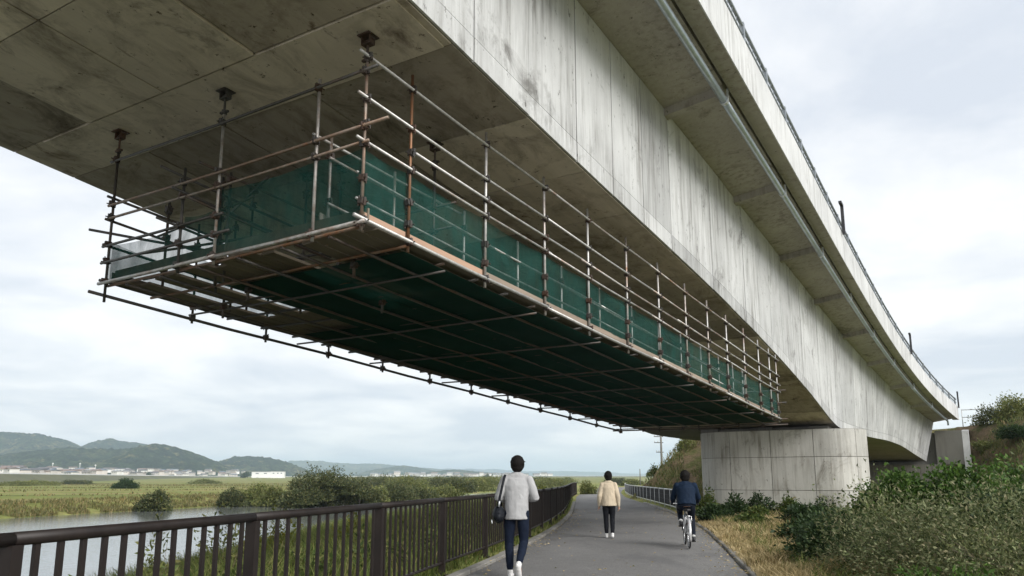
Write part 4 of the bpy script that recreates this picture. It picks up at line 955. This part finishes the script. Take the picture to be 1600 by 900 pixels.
# ------------------------------------------------------------------ far levee road, town and hills
lev = [(-260, 330), (-400, 600), (-530, 1100), (-630, 1800), (-560, 2300), (-300, 2500), (150, 2550), (700, 2600)]
lz = [6.0, 6.6, 7.5, 8.5, 10, 11.5, 12.5, 13.0]
mb = MB(); wl = MB()
for (x, y), z in zip(lev, lz):
    pass
nl = len(lev)
for i, ((x, y), z) in enumerate(zip(lev, lz)):
    a = Vector(lev[max(i - 1, 0)]); b = Vector(lev[min(i + 1, nl - 1)]); t = (b - a).normalized(); nrm = Vector((t.y, -t.x))
    for o_, zz in ((22, -1.4), (4, z - .9), (-4, z - .9), (-22, -1.4)): q = Vector((x, y)) + nrm * o_; mb.v.append((q.x, q.y, zz))
    for o_, zz in ((4.2, z - 1.0), (4.2, z), (3.8, z), (3.8, z - 1.0)): q = Vector((x, y)) + nrm * o_; wl.v.append((q.x, q.y, zz))
mb.f = [(i * 4 + j, i * 4 + j + 1, i * 4 + 5 + j, i * 4 + 4 + j) for i in range(nl - 1) for j in range(3)]; mb.m = [0] * len(mb.f)
wl.f = [(i * 4 + j, i * 4 + (j + 1) % 4, i * 4 + 4 + (j + 1) % 4, i * 4 + 4 + j) for i in range(nl - 1) for j in range(4)]; wl.m = [0] * len(wl.f)
MAT['leveegrass'] = simple('levee_grass', (.055, .062, .024), (.11, .105, .045), .06, .95, 0, .8, .5)
tag(mb.build('far_levee', MAT['leveegrass']), kind='structure')
MAT['white'] = simple('white_barrier', (.62, .62, .61), (.75, .75, .74), .2, .7)
tag(wl.build('road_barrier', MAT['white']), 'long white barrier wall along the far levee road', 'barrier')

HW = [simple('house_wall_%d' % i, c, None, .5, .8) for i, c in enumerate(((.62, .60, .56), (.50, .46, .42), (.70, .69, .67), (.40, .37, .35), (.54, .49, .45)))]
HRF = [simple('house_roof_%d' % i, c, None, .5, .7) for i, c in enumerate(((.09, .09, .10), (.14, .12, .11), (.24, .24, .25), (.19, .14, .12), (.12, .14, .17)))]
HG = simple('house_window_glass', (.05, .06, .07), None, 1, .3)
wall_me = {}; roof_me = {}; win_me = None
def house(x, y, z, L, W_, H_, rz, wi_, ri_, label, group, flat=False):
    global win_me
    h = empty('house', (x, y, z), rz, label, 'house', group)
    if wi_ not in wall_me:
        m_ = MB().box((-.5, -.5, -.6), (.5, .5, 1)).mesh('wall'); m_.materials.append(HW[wi_]); wall_me[wi_] = m_
    if (ri_, flat) not in roof_me:
        q = MB()
        if flat: q.box((-.53, -.53, 0), (.53, .53, .1))
        else: q.add([(-.56, -.58, 0), (.56, -.58, 0), (.56, .58, 0), (-.56, .58, 0), (-.56, 0, .55), (.56, 0, .55)], [(0, 1, 5, 4), (2, 3, 4, 5), (0, 4, 3), (1, 2, 5), (3, 2, 1, 0)])
        m_ = q.mesh('roof'); m_.materials.append(HRF[ri_]); roof_me[(ri_, flat)] = m_
    if win_me is None:
        win_me = MB().box((-.06, -.515, -.09), (.06, -.49, .09)).mesh('window'); win_me.materials.append(HG)
    a = link('wall', wall_me[wi_], h); a.scale = (L, W_, H_)
    b = link('roof', roof_me[(ri_, flat)], h); b.scale = (L, W_, H_ * .75); b.location.z = H_
    for q in (-.28, .05, .32):
        c = link('window', win_me, h); c.scale = (L, W_, H_); c.location = (q * L, 0, H_ * .62)
    return h
def ground_far(x, y): return -1.3 + 9 * sm(700, 2200, math.hypot(x, y))
g = random.Random(5)
for i in range(130):
    px = g.uniform(-30, 390); Dl = np.interp(px, [0, 190, 380], [600, 1060, 1800]); D = Dl + 60 + 420 * g.random() ** 1.3; x, y = far(px, D)
    yb = 742 - (D - Dl) / 480 * 8 + 3 * px / 390 + g.uniform(-1, 1); zz = EYE + (749 - yb) / 1200 * D
    house(x, y, zz, g.uniform(9, 17), g.uniform(8, 12), g.uniform(3.2, 5), g.uniform(-.6, .6), g.randrange(5), g.randrange(5), 'small house in the far town strip below the big hills', 'houses of the far town on the left')
for i in range(55):
    px = g.uniform(585, 860); D = g.uniform(2650, 3300); x, y = far(px, D)
    house(x, y, 11 + g.uniform(0, 9), g.uniform(14, 30), g.uniform(10, 16), g.uniform(5, 8), g.uniform(-.6, .6), g.randrange(5), g.randrange(5), 'tiny pale house of the distant town across the middle', 'houses of the distant middle town')
for px, D, L, lb in ((420, 1500, 46, 'long white flat-roofed building left of the river trees'), (440, 1450, 24, 'small white block beside the long white building'), (642, 2600, 90, 'long pale shed in the distant middle town')):
    x, y = far(px, D); house(x, y, 7.5, L, 16, 8, .1, 2, 2, lb, None, True)
for px, D, t_, lb in ((92, 1500, 27, 'thin pale mast over the far town, left one'), (134, 1500, 27, 'thin pale mast over the far town, middle one'), (158, 1500, 24, 'thin pale mast over the far town, right one')):
    x, y = far(px, D); p = empty('mast', (x, y, 6), 0, lb, 'mast'); MB().tube([(0, 0, 0), (0, 0, t_)], [.7, .45], 6).build('mast_shaft', MAT['white'], p); MB().box((-1.2, -1, t_ - 3), (1.2, 1, t_ - 1)).build('mast_head', MAT['white'], p)

def hill(name, D, prof, depth, seed, nx=330, nyy=70, rough=1.0, mat='hill'):
    """ridge with real depth: silhouette heights sampled at bearing px, crest at distance D"""
    pxs, ys = zip(*prof); mb = MB(); xs = np.linspace(pxs[0], pxs[-1], nx)
    for px in xs:
        hc = (749 - np.interp(px, pxs, ys)) / 1200 * D + EYE
        for j in range(nyy):
            s = j / (nyy - 1) * 2 - 1
            d = D + s * depth; x = (px - 800) / 1200 * (D + s * depth * .6); f = max(0, 1 - abs(s) ** 1.5)
            n_ = mnoise.fractal(Vector((x * .0021, d * .0021, seed)), 1.0, 2.1, 5) * .55 * (1 - abs(s)) * 1 + mnoise.noise(Vector((x * .02, d * .02, seed))) * .02
            nz = n_ * hc * (1 - f * .55) * rough + mnoise.noise(Vector((x * .045, d * .045, seed))) * 9 + mnoise.noise(Vector((x * .11, d * .11, seed))) * 7 - abs(mnoise.noise(Vector((x * .0042, d * .0012, seed + 9)))) * hc * .42 * min(1, abs(s) * 3) * (s < 0)
            mb.v.append((x, d, max(-5, 2 + (hc - 2) * f + nz * (0.45 + .55 * min(1, abs(s) / .15)))))
    mb.f = [(i * nyy + j, (i + 1) * nyy + j, (i + 1) * nyy + j + 1, i * nyy + j + 1) for i in range(nx - 1) for j in range(nyy - 1)]; mb.m = [0] * len(mb.f)
    return tag(mb.build(name, MAT[mat], None, True), kind='structure')
hill('hill', 3900, [(-320, 740), (-200, 700), (-90, 690), (-20, 683), (20, 679), (45, 679), (75, 681), (100, 685), (118, 692), (140, 704), (190, 728), (230, 748)], 900, 1.0)
hill('hill', 4300, [(90, 748), (125, 708), (145, 698), (165, 692), (182, 690), (205, 693), (240, 699), (300, 712), (350, 730), (380, 748)], 900, 2.0)
hill('hill', 2750, [(-250, 745), (-120, 722), (0, 713), (60, 706), (115, 702), (150, 704), (200, 704), (228, 698), (250, 694), (272, 697), (300, 705), (330, 717), (360, 730), (400, 746)], 620, 3.0)
hill('hill', 3300, [(310, 748), (345, 723), (372, 715), (395, 713), (425, 716), (450, 723), (480, 735), (510, 748)], 500, 4.0, 200)
hill('hill', 8200, [(380, 748), (430, 727), (460, 722), (480, 723), (500, 723), (530, 722), (560, 725), (600, 728), (660, 731), (720, 736), (780, 740), (850, 748)], 1500, 5.0)
hill('hill', 5600, [(540, 748), (575, 737), (600, 733), (632, 729), (650, 731), (680, 737), (715, 742), (760, 748)], 800, 6.0, 200)
hill('hill', 4600, [(640, 748), (665, 739), (690, 736), (712, 734), (735, 736), (765, 740), (800, 744), (840, 748)], 600, 7.0, 200)
hill('hill', 12500, [(560, 745), (640, 736), (700, 733), (735, 734), (780, 735), (830, 737), (880, 736), (940, 739), (1000, 741), (1060, 742), (1200, 748)], 2000, 8.0)
# line of dark trees in front of the hills' foot
for i, (px, D, r_, h) in enumerate(((240, 1350, 14, 15), (390, 1400, 11, 16), (412, 1500, 12, 13), (645, 2200, 16, 15), (760, 2000, 14, 15), (700, 2300, 12, 12))):
    x, y = far(px, D); tree('far_tree', (x, y, 3), (r_, r_, h * .7), h * .4, 2600, 2.2, 'leaf_dark', ['dark tree clump among the far town houses', 'dark tree just left of the long white far building', 'dark tree behind the long white far building', 'dark tree among the distant middle houses, left one', 'dark tree among the distant middle houses, right one', 'dark tree among the distant middle houses, centre one'][i], 'far trees in the towns', seed=400 + i, r0=.6)

# ------------------------------------------------------------------ haze: even pale air round the whole place
hz = MB().box((-16000, -200, -12), (16000, 17500, 330)).build('haze', [], None)
hm_, ht, hp_, ho = material('haze_air'); ht.nodes.remove(hp_)
pv = ht.nodes.new('ShaderNodeVolumePrincipled'); pv.inputs['Color'].default_value = (.70, .86, 1.0, 1); pv.inputs['Density'].default_value = .000125; pv.inputs['Anisotropy'].default_value = .1
ht.links.new(pv.outputs[0], ho.inputs['Volume']); hz.data.materials.append(hm_); tag(hz, 'pale even haze filling the air over the valley', 'haze', kind='stuff')

# ------------------------------------------------------------------ people
def cloth(name, c, rough=.85, wr=.5, scale=9):
    m, t, p, o = material(name); p.inputs['Roughness'].default_value = rough; p.inputs['Specular IOR Level'].default_value = .15
    n = noise_node(t, scale, (1, 1, .55), 5, .55, dist=.6)
    t.links.new(ramp(t, n, [(.3, tuple(x * .85 for x in c)), (.7, tuple(x * 1.1 for x in c))]), p.inputs['Base Color'])
    bump(t, p, n, wr, .03); return m
MAT['skin'] = simple('skin', (.45, .27, .19), (.50, .31, .22), 12, .55)
MAT['hair'] = simple('black_hair', (.006, .005, .005), (.012, .010, .009), 60, .75, 0, .8, .012, (1, 1, .25), .15)
MAT['sweater'] = cloth('grey_sweater_knit', (.40, .40, .40)); MAT['jeans'] = cloth('navy_jeans', (.008, .013, .027), .8, .6, 12)
MAT['beige'] = cloth('beige_jacket', (.58, .49, .36)); MAT['black'] = cloth('black_trousers', (.010, .011, .014), .8, .5, 12)
MAT['navy'] = cloth('navy_jacket', (.008, .018, .038), .75, .6); MAT['darkpants'] = cloth('dark_navy_trousers', (.010, .013, .022), .8, .5, 12)
MAT['shoe'] = simple('white_shoe', (.66, .65, .63), (.76, .75, .73), 15, .5); MAT['blackshoe'] = simple('black_shoe', (.015, .015, .016), None, 15, .45)
MAT['sock'] = simple('white_sock', (.62, .62, .60), None, 20, .9); MAT['bagcloth'] = cloth('black_bag_nylon', (.012, .014, .018), .5, .5, 10)

def fig(mb, name, mat, parent, voxel, smooth=6, wrinkle=0.0):
    o = mb.build(name, MAT[mat], parent, True)
    r = o.modifiers.new('remesh', 'REMESH'); r.mode = 'VOXEL'; r.voxel_size = voxel; r.use_smooth_shade = True
    s_ = o.modifiers.new('smooth', 'SMOOTH'); s_.factor = .5; s_.iterations = smooth
    if wrinkle:
        tx = bpy.data.textures.new('folds', 'CLOUDS'); tx.noise_scale = .085; tx.noise_depth = 2
        d_ = o.modifiers.new('folds', 'DISPLACE'); d_.texture = tx; d_.strength = wrinkle; d_.mid_level = .5
    return o
def limb(mb, pts, rad, n=14, caps=(1, 1)):
    """tapered limb with rounded ends, resampled"""
    P = [Vector(p) for p in pts]; out = []; rr = []
    for i in range(len(P) - 1):
        for k in range(5):
            t = k / 5; out.append(P[i].lerp(P[i + 1], t)); a, b = rad[i], rad[i + 1]
            rr.append(tuple(x + (y - x) * t for x, y in zip(a, b)) if isinstance(a, tuple) else a + (b - a) * t)
    out.append(P[-1]); rr.append(rad[-1])
    mb.tube(out, rr, n)
    for p, r, c_ in ((P[0], rad[0], caps[0]), (P[-1], rad[-1], caps[1])):
        if not c_: continue
        q = min(r) if isinstance(r, tuple) else r; mb.ellipsoid(p, (q, q, q), 10, 8)
def hand(mb, wrist, dirv, side, s=1.0, curl=.55):
    """palm, four fingers of different lengths, thumb from the side of the palm"""
    w_ = Vector(wrist); d = Vector(dirv).normalized(); sd = Vector(side).normalized(); nrm = d.cross(sd).normalized()
    palm = w_ + d * .085 * s; limb(mb, [w_, palm], [(.021 * s, .017 * s), (.038 * s, .014 * s)], 10)
    for i, (off, L) in enumerate(((-.028, .066), (-.010, .076), (.009, .072), (.027, .056))):
        b = palm + sd * off * s - d * .005; k1 = b + d * L * .45 * s + nrm * L * curl * .3 * s; k2 = k1 + (d * (1 - curl) + nrm * curl).normalized() * L * .6 * s
        limb(mb, [b, k1, k2], [.0088 * s, .0082 * s, .0070 * s], 8)
    b = w_ + d * .035 * s - sd * .03 * s; limb(mb, [b, b + (d * .7 - sd * .7).normalized() * .034 * s, b + (d * .95 - sd * .3 + nrm * .3).normalized() * .062 * s], [.0105 * s, .0095 * s, .0080 * s], 8)
def person(loc, rz, label, J, top, legs, shoes, hairlen=0.0, scale=1.0, top_len=.0, loose=0.0, sock=None):
    """J: joint positions, person faces +y"""
    V_ = {k: Vector(v) for k, v in J.items()}
    pv_, ch, nk, hd = V_['pelvis'], V_['chest'], V_['neck'], V_['head']
    b = MB()
    limb(b, [pv_ - Vector((0, 0, .03)), pv_ + Vector((0, 0, .06)), pv_.lerp(ch, .5), ch, nk - Vector((0, 0, .07))], [(.125, .085), (.14, .095), (.12, .09), (.15, .10), (.09, .07)], 16, (0, 0))
    limb(b, [nk - Vector((0, 0, .06)), hd - Vector((0, .0, .05))], [.058, .050])
    b.ellipsoid(hd, (.076, .094, .112), 20, 14); b.ellipsoid(hd + Vector((0, .03, -.055)), (.056, .062, .06), 14, 10)
    b.ellipsoid(hd + Vector((0, .098, -.012)), (.013, .018, .022), 10, 8); b.ellipsoid(hd + Vector((0, .085, -.06)), (.026, .012, .011), 10, 8)
    for sgn in (-1, 1):
        b.ellipsoid(hd + Vector((sgn * .077, .002, -.012)), (.011, .020, .032), 10, 8); b.ellipsoid(hd + Vector((sgn * .030, .082, .012)), (.014, .010, .009), 8, 6)
    for S, sgn in (('l', -1), ('r', 1)):
        sh, el_, wr = V_['sh_' + S], V_['el_' + S], V_['wr_' + S]
        limb(b, [sh, el_, wr], [.048, .039, .027]); hand(b, wr, V_.get('hd_' + S, wr - el_), Vector((0, -1, 0)) if abs((wr - el_).normalized().y) < .6 else Vector((-sgn, 0, 0)), 1.0)
        hp, kn, an, to = V_['hip_' + S], V_['kn_' + S], V_['an_' + S], V_['toe_' + S]
        limb(b, [hp, kn, an], [.070, .046, .032]); limb(b, [an, an.lerp(to, .5), to], [.033, .032, .026])
    body = fig(b, 'person', 'skin', None, .0065, 4); body.location = loc; body.rotation_euler = (0, 0, rz); body.scale = (scale,) * 3
    tag(body, label, 'person')
    # upper garment
    t = MB(); hem = pv_ + Vector((0, 0, top_len)); ls = loose
    limb(t, [hem, pv_.lerp(ch, .35), pv_.lerp(ch, .7), ch + Vector((0, 0, .02)), ch.lerp(nk, .62)], [(.168 + ls, .128 + ls * .6), (.160 + ls, .122 + ls * .5), (.17 + ls * .7, .125 + ls * .4), (.185 + ls * .5, .128 + ls * .3), (.155, .105)], 20, (0, 0))
    limb(t, [V_['sh_l'] + Vector((.03, 0, .005)), ch.lerp(nk, .82), V_['sh_r'] + Vector((-.03, 0, .005))], [.052, .080, .052])
    t.tube([ch.lerp(nk, .8), nk - Vector((0, 0, .012))], [.080, .062], 14)
    for S in 'lr':
        sh, el_, wr = V_['sh_' + S], V_['el_' + S], V_['wr_' + S]; limb(t, [sh, sh.lerp(el_, .5), el_, el_.lerp(wr, .55), wr.lerp(el_, .04)], [.060 + ls * .3, .062 + ls * .3, .057 + ls * .3, .050 + ls * .2, .040])
    fig(t, top[1], top[0], body, .011, 5, .014)
    # trousers
    t = MB(); limb(t, [pv_ + Vector((0, 0, .09)), pv_ - Vector((0, 0, .02))], [(.140, .105), (.155, .115)], 18, (0, 0))
    for S in 'lr':
        hp, kn, an = V_['hip_' + S], V_['kn_' + S], V_['an_' + S]; limb(t, [hp + Vector((0, 0, .01)), hp.lerp(kn, .5), kn, kn.lerp(an, .45), an.lerp(kn, .16)], [.094, .083, .066, .062, .050])
    fig(t, 'trousers', legs, body, .011, 5, .010)
    for S in 'lr':
        an, to = V_['an_' + S], V_['toe_' + S]; s_ = MB(); d = (to - an); heel = an + Vector((0, 0, 0)) - Vector((d.x, d.y, 0)).normalized() * .035
        up = (V_['kn_' + S] - an).normalized()
        dn = Vector((0, 0, 1)) if abs(d.normalized().z) < .5 else None
        # sole follows the line heel-toe
        f = Vector((d.x, d.y, d.z + .055)).normalized() if d.z > -.1 else d.normalized()
        hl = an - up * .050 - f * .03; mid = hl + f * .12; tp = hl + f * .235
        limb(s_, [hl, mid, tp], [(.037, .034), (.042, .033), (.036, .022)], 14); limb(s_, [an + up * .012, hl + f * .05], [.043, .040])
        o = fig(s_, 'shoe', shoes, body, .008, 3)
        if sock:
            MB().tube([an - up * .0, an + up * .12], [.041, .043], 12).build('sock', MAT[sock], body, True)
    # hair
    h = MB(); h.ellipsoid(hd + Vector((0, -.016, .024)), (.102, .112, .116), 24, 16); h.ellipsoid(hd + Vector((0, -.045, -.04)), (.088, .068, .076 + hairlen), 18, 12); h.ellipsoid(hd + Vector((0, .05, .085)), (.066, .05, .04), 14, 10)
    for sgn in (-1, 1): h.ellipsoid(hd + Vector((sgn * .080, -.01, -.005)), (.022, .045, .056 + hairlen), 10, 8)
    for i in range(26):
        a = rnd.uniform(0, 6.28); e_ = rnd.uniform(-.3, 1.2); dd_ = Vector((math.cos(a) * math.cos(e_), -abs(math.sin(a)) * math.cos(e_) * .9, math.sin(e_))); p0 = hd + Vector((0, -.018, .022)) + Vector((dd_.x * .094, dd_.y * .10, dd_.z * .106))
        limb(h, [p0, p0 + dd_ * .018 + Vector((rnd.uniform(-.02, .02), 0, -.012))], [.012, .005], 6)
    fig(h, 'hair', 'hair', body, .0075, 2)
    return body

P1 = dict(pelvis=(0, 0, .93), chest=(.005, .02, 1.27), neck=(.005, .03, 1.47), head=(.012, .055, 1.597), sh_l=(-.175, .01, 1.375), sh_r=(.185, .01, 1.375), el_l=(-.265, .00, 1.12), el_r=(.275, -.02, 1.125), wr_l=(-.15, .23, 1.08), wr_r=(.16, .22, 1.10),
          hip_l=(-.092, 0, .90), hip_r=(.092, 0, .90), kn_l=(-.110, .06, .49), kn_r=(.105, .02, .50), an_l=(-.090, .0, .085), an_r=(.045, -.30, .22), toe_l=(-.085, .13, .03), toe_r=(.06, -.215, .055))
LOC1 = (.065, 11.35, .015)
person(LOC1, -.06, 'person in grey sweater and navy jeans walking away with a shoulder bag', P1, ('sweater', 'sweater'), 'jeans', 'shoe', 0, 1.0, -.115, .012)
P2 = dict(pelvis=(0, 0, .93), chest=(0, .01, 1.26), neck=(0, .02, 1.46), head=(0, .04, 1.585), sh_l=(-.16, 0, 1.36), sh_r=(.16, 0, 1.36), el_l=(-.235, -.03, 1.07), el_r=(.235, -.04, 1.07), wr_l=(-.250, .06, .82), wr_r=(.255, .02, .815),
          hip_l=(-.085, 0, .90), hip_r=(.085, 0, .90), kn_l=(-.080, .05, .49), kn_r=(.085, .02, .49), an_l=(-.07, .02, .085), an_r=(.075, -.10, .10), toe_l=(-.075, .17, .03), toe_r=(.08, .04, .035))
person((2.33, 18.9, .02), -.1, 'person in beige jacket and black trousers walking ahead on the path', P2, ('beige', 'jacket'), 'black', 'shoe', .012, .92, -.115, .03)

# shoulder bag hanging at the left hip of the person in grey
bag = empty('shoulder_bag', (LOC1[0] - .235, LOC1[1] - .03, LOC1[2] + .80), -.06, 'black shoulder bag hanging at the left hip of the person in grey', 'bag')
bb = MB(); limb(bb, [(-.02, -.13, .06), (-.02, -.04, .09), (-.02, .06, .09), (-.02, .15, .06)], [(.070, .090), (.088, .125), (.088, .125), (.070, .090)], 18)
fig(bb, 'bag_body', 'bagcloth', bag, .010, 6, .012)
st_ = MB(); sp = [(-.03, -.10, .15), (.0, -.115, .32), (.040, -.118, .50), (.068, -.070, .625), (.070, .01, .650), (.055, .09, .58), (.02, .14, .40), (-.01, .14, .15)]
st_.tube([Vector(p) for p in sp], [(.018, .004)] * len(sp), 8); st_.build('strap', MAT['bagcloth'], bag, True)
MB().tube([(-.012, -.113, .20), (.0, -.118, .28)], .013, 8).build('strap_buckle', MAT['galv'], bag, True)
MB().tube([(-.11, -.16, .02), (-.10, -.18, -.03)], .008, 6).build('zip_pull', MAT['galv'], bag, True)

# ------------------------------------------------------------------ bicycle and rider
BL, BR = (3.66, 16.55, .02), -.135
bike = empty('bicycle', BL, BR, 'dark city bicycle with white mudguard ridden along the path', 'bicycle')
BS = .92; WR_ = .325 * BS; WB = .53 * BS
MAT['rubber'] = simple('tyre_rubber', (.015, .015, .015), None, 30, .8); MAT['chrome'] = simple('bright_steel', (.6, .6, .6), None, 30, .25, 1.0); MAT['bikepaint'] = simple('dark_bike_paint', (.03, .035, .04), None, 10, .3)
MAT['red'] = simple('red_reflector', (.45, .02, .015), None, 10, .3); MAT['saddle'] = simple('black_saddle', (.015, .014, .014), None, 20, .5); MAT['guard'] = simple('silver_mudguard', (.62, .62, .62), None, 10, .35, .6)
def ring(mb, c, R_, r_, n=28, m=8):
    vs = []; fs = []
    for i in range(n):
        a = 6.28318 * i / n
        for j in range(m):
            b = 6.28318 * j / m; q = R_ + r_ * math.cos(b); vs.append((c[0] + r_ * math.sin(b), c[1] + q * math.cos(a), c[2] + q * math.sin(a)))
    for i in range(n):
        for j in range(m): fs.append((i * m + j, ((i + 1) % n) * m + j, ((i + 1) % n) * m + (j + 1) % m, i * m + (j + 1) % m))
    mb.add(vs, fs)
for yy, steer in ((-WB, 0), (WB, 1)):
    wh = empty('wheel', (0, yy, WR_)); wh.parent = bike
    mb = MB(); ring(mb, (0, 0, 0), WR_ - .018, .018); mb.build('tyre', MAT['rubber'], wh, True)
    mb = MB(); ring(mb, (0, 0, 0), WR_ - .040, .010); mb.build('rim', MAT['chrome'], wh, True)
    mb = MB(); mb.tube([(-.05, 0, 0), (.05, 0, 0)], .018, 10); mb.build('hub', MAT['chrome'], wh, True)
    for i in range(14):
        a = 6.283 * i / 14; MB().tube([((-1) ** i * .03, .016 * math.cos(a + .5), .016 * math.sin(a + .5)), (0, (WR_ - .045) * math.cos(a), (WR_ - .045) * math.sin(a))], .0018, 4).build('spoke', MAT['chrome'], wh)
S_ = BS
fr = MB(); bbp = (0, -.06 * S_, .29 * S_); sc_ = (0, -.20 * S_, .72 * S_); hdt = (0, .36 * S_, .78 * S_); hdb = (0, .41 * S_, .58 * S_); rx = (0, -WB, WR_); fx = (0, WB, WR_)
for p, q, r_ in ((bbp, sc_, .017), (bbp, hdb, .020), ((0, -.12 * S_, .48 * S_), hdt, .016), (hdb, hdt, .019)): fr.tube([p, q], r_, 10)
for sx in (-.05, .05):
    fr.tube([(sx * .5, bbp[1], bbp[2]), (sx, rx[1], rx[2])], .010, 8); fr.tube([(sx * .3, -.17 * S_, .62 * S_), (sx, rx[1], rx[2])], .009, 8); fr.tube([(sx * .8, hdb[1], hdb[2]), (sx, fx[1], fx[2])], .011, 8)
fr.build('frame', MAT['bikepaint'], bike, True)
MB().tube([sc_, (0, -.225 * S_, .80 * S_)], .013, 8).build('seat_post', MAT['chrome'], bike, True)
mb = MB(); limb(mb, [(0, -.36 * S_, .82 * S_), (0, -.26 * S_, .825 * S_), (0, -.12 * S_, .82 * S_)], [(.075, .030), (.080, .030), (.028, .020)], 12); mb.build('saddle', MAT['saddle'], bike, True)
mb = MB(); mb.tube([hdt, (0, .35 * S_, .92 * S_)], .013, 8); mb.tube([(-.27, .22 * S_, .93 * S_), (-.22, .30 * S_, .95 * S_), (-.06, .37 * S_, .93 * S_), (.06, .37 * S_, .93 * S_), (.22, .30 * S_, .95 * S_), (.27, .22 * S_, .93 * S_)], .012, 8); mb.build('handlebar', MAT['chrome'], bike, True)
for sx in (-1, 1): MB().tube([(sx * .275, .205 * S_, .928 * S_), (sx * .25, .26 * S_, .94 * S_)], .017, 8).build('grip', MAT['saddle'], bike, True)
for yy, a0, a1 in ((-WB, .5, 3.6), (WB, .9, 3.3)):
    vs = []; fs = []; Rg = WR_ + .022
    for i in range(17):
        a = a0 + (a1 - a0) * i / 16
        for sx, rr in ((-.028, Rg - .014), (-.015, Rg), (.015, Rg), (.028, Rg - .014)): vs.append((sx, yy + rr * math.cos(a), WR_ + rr * math.sin(a)))
    fs = [(i * 4 + j, i * 4 + j + 1, i * 4 + 5 + j, i * 4 + 4 + j) for i in range(16) for j in range(3)]
    o = MB().add(vs, fs).build('mudguard', MAT['guard'], bike, True); so = o.modifiers.new('thick', 'SOLIDIFY'); so.thickness = .003
mb = MB()
for sx in (-.055, .055): mb.tube([(sx, -WB - .17, .70 * S_), (sx, -.24 * S_, .70 * S_)], .006, 6); mb.tube([(sx, -WB, WR_), (sx, -WB - .08, .70 * S_)], .005, 6)
for yy in (-WB - .17, -WB - .05, -WB + .08): mb.tube([(-.055, yy, .70 * S_), (.055, yy, .70 * S_)], .005, 6)
mb.build('luggage_rack', MAT['chrome'], bike, True)
MB().box((-.028, -WB - .235, .50 * S_), (.028, -WB - .215, .56 * S_)).build('reflector', MAT['red'], bike)
mb = MB(); ring(mb, (.055, bbp[1], bbp[2]), .075, .006, 24, 6); mb.tube([(.03, bbp[1], bbp[2]), (.07, bbp[1], bbp[2])], .03, 10); mb.build('chainring', MAT['chrome'], bike, True)
PDR, PDL = (.125, bbp[1] + .03, bbp[2] - .155), (-.125, bbp[1] - .03, bbp[2] + .155)
for sx, pd_ in ((1, PDR), (-1, PDL)):
    MB().tube([(sx * .065, bbp[1], bbp[2]), (sx * .075, pd_[1], pd_[2])], .009, 6).build('crank', MAT['chrome'], bike, True)
    MB().box((pd_[0] - .045, pd_[1] - .04, pd_[2] - .012), (pd_[0] + .045, pd_[1] + .04, pd_[2] + .012)).build('pedal', MAT['saddle'], bike)
mb = MB(); mb.tube([(.055, bbp[1], bbp[2] + .075), (.05, -WB, WR_ + .035)], .005, 5); mb.tube([(.055, bbp[1], bbp[2] - .075), (.05, -WB, WR_ - .035)], .005, 5); mb.build('chain', MAT['darksteel'], bike)
# basket at the front
mb = MB()
for z in (.78, .86, .94, 1.0): mb.tube([(-.15, .42, z * S_), (.15, .42, z * S_), (.15, .62, z * S_), (-.15, .62, z * S_), (-.15, .42, z * S_)], .004, 4)
for x_ in np.linspace(-.15, .15, 7): mb.tube([(x_, .42, .78 * S_), (x_, .42, 1.0 * S_)], .003, 4); mb.tube([(x_, .62, .78 * S_), (x_, .62, 1.0 * S_)], .003, 4)
o = mb.build('basket', MAT['darksteel'], bike)
z0 = .83 * S_
P3 = dict(pelvis=(0, -.25 * S_, z0 + .085), chest=(0, -.14, z0 + .385), neck=(0, -.085, z0 + .56), head=(.0, -.055, z0 + .675), sh_l=(-.175, -.11, z0 + .49), sh_r=(.175, -.11, z0 + .49), el_l=(-.255, .0, z0 + .24), el_r=(.255, .0, z0 + .24), wr_l=(-.258, .155 * S_, z0 + .145), wr_r=(.258, .155 * S_, z0 + .145),
          hip_l=(-.085, -.22 * S_, z0 + .06), hip_r=(.085, -.22 * S_, z0 + .06), kn_l=(-.125, .13, PDL[2] + .40), kn_r=(.12, .06, PDR[2] + .47), an_l=(-.125, PDL[1] - .08, PDL[2] + .085), an_r=(.125, PDR[1] - .08, PDR[2] + .085), toe_l=(-.13, PDL[1] + .07, PDL[2] + .03), toe_r=(.13, PDR[1] + .07, PDR[2] + .03), hd_l=(.0, 1, .25), hd_r=(0, 1, .25))
person(BL, BR, 'cyclist in navy jacket riding away along the right of the path', P3, ('navy', 'jacket'), 'darkpants', 'blackshoe', 0, 1.0, .0, .03, 'sock')
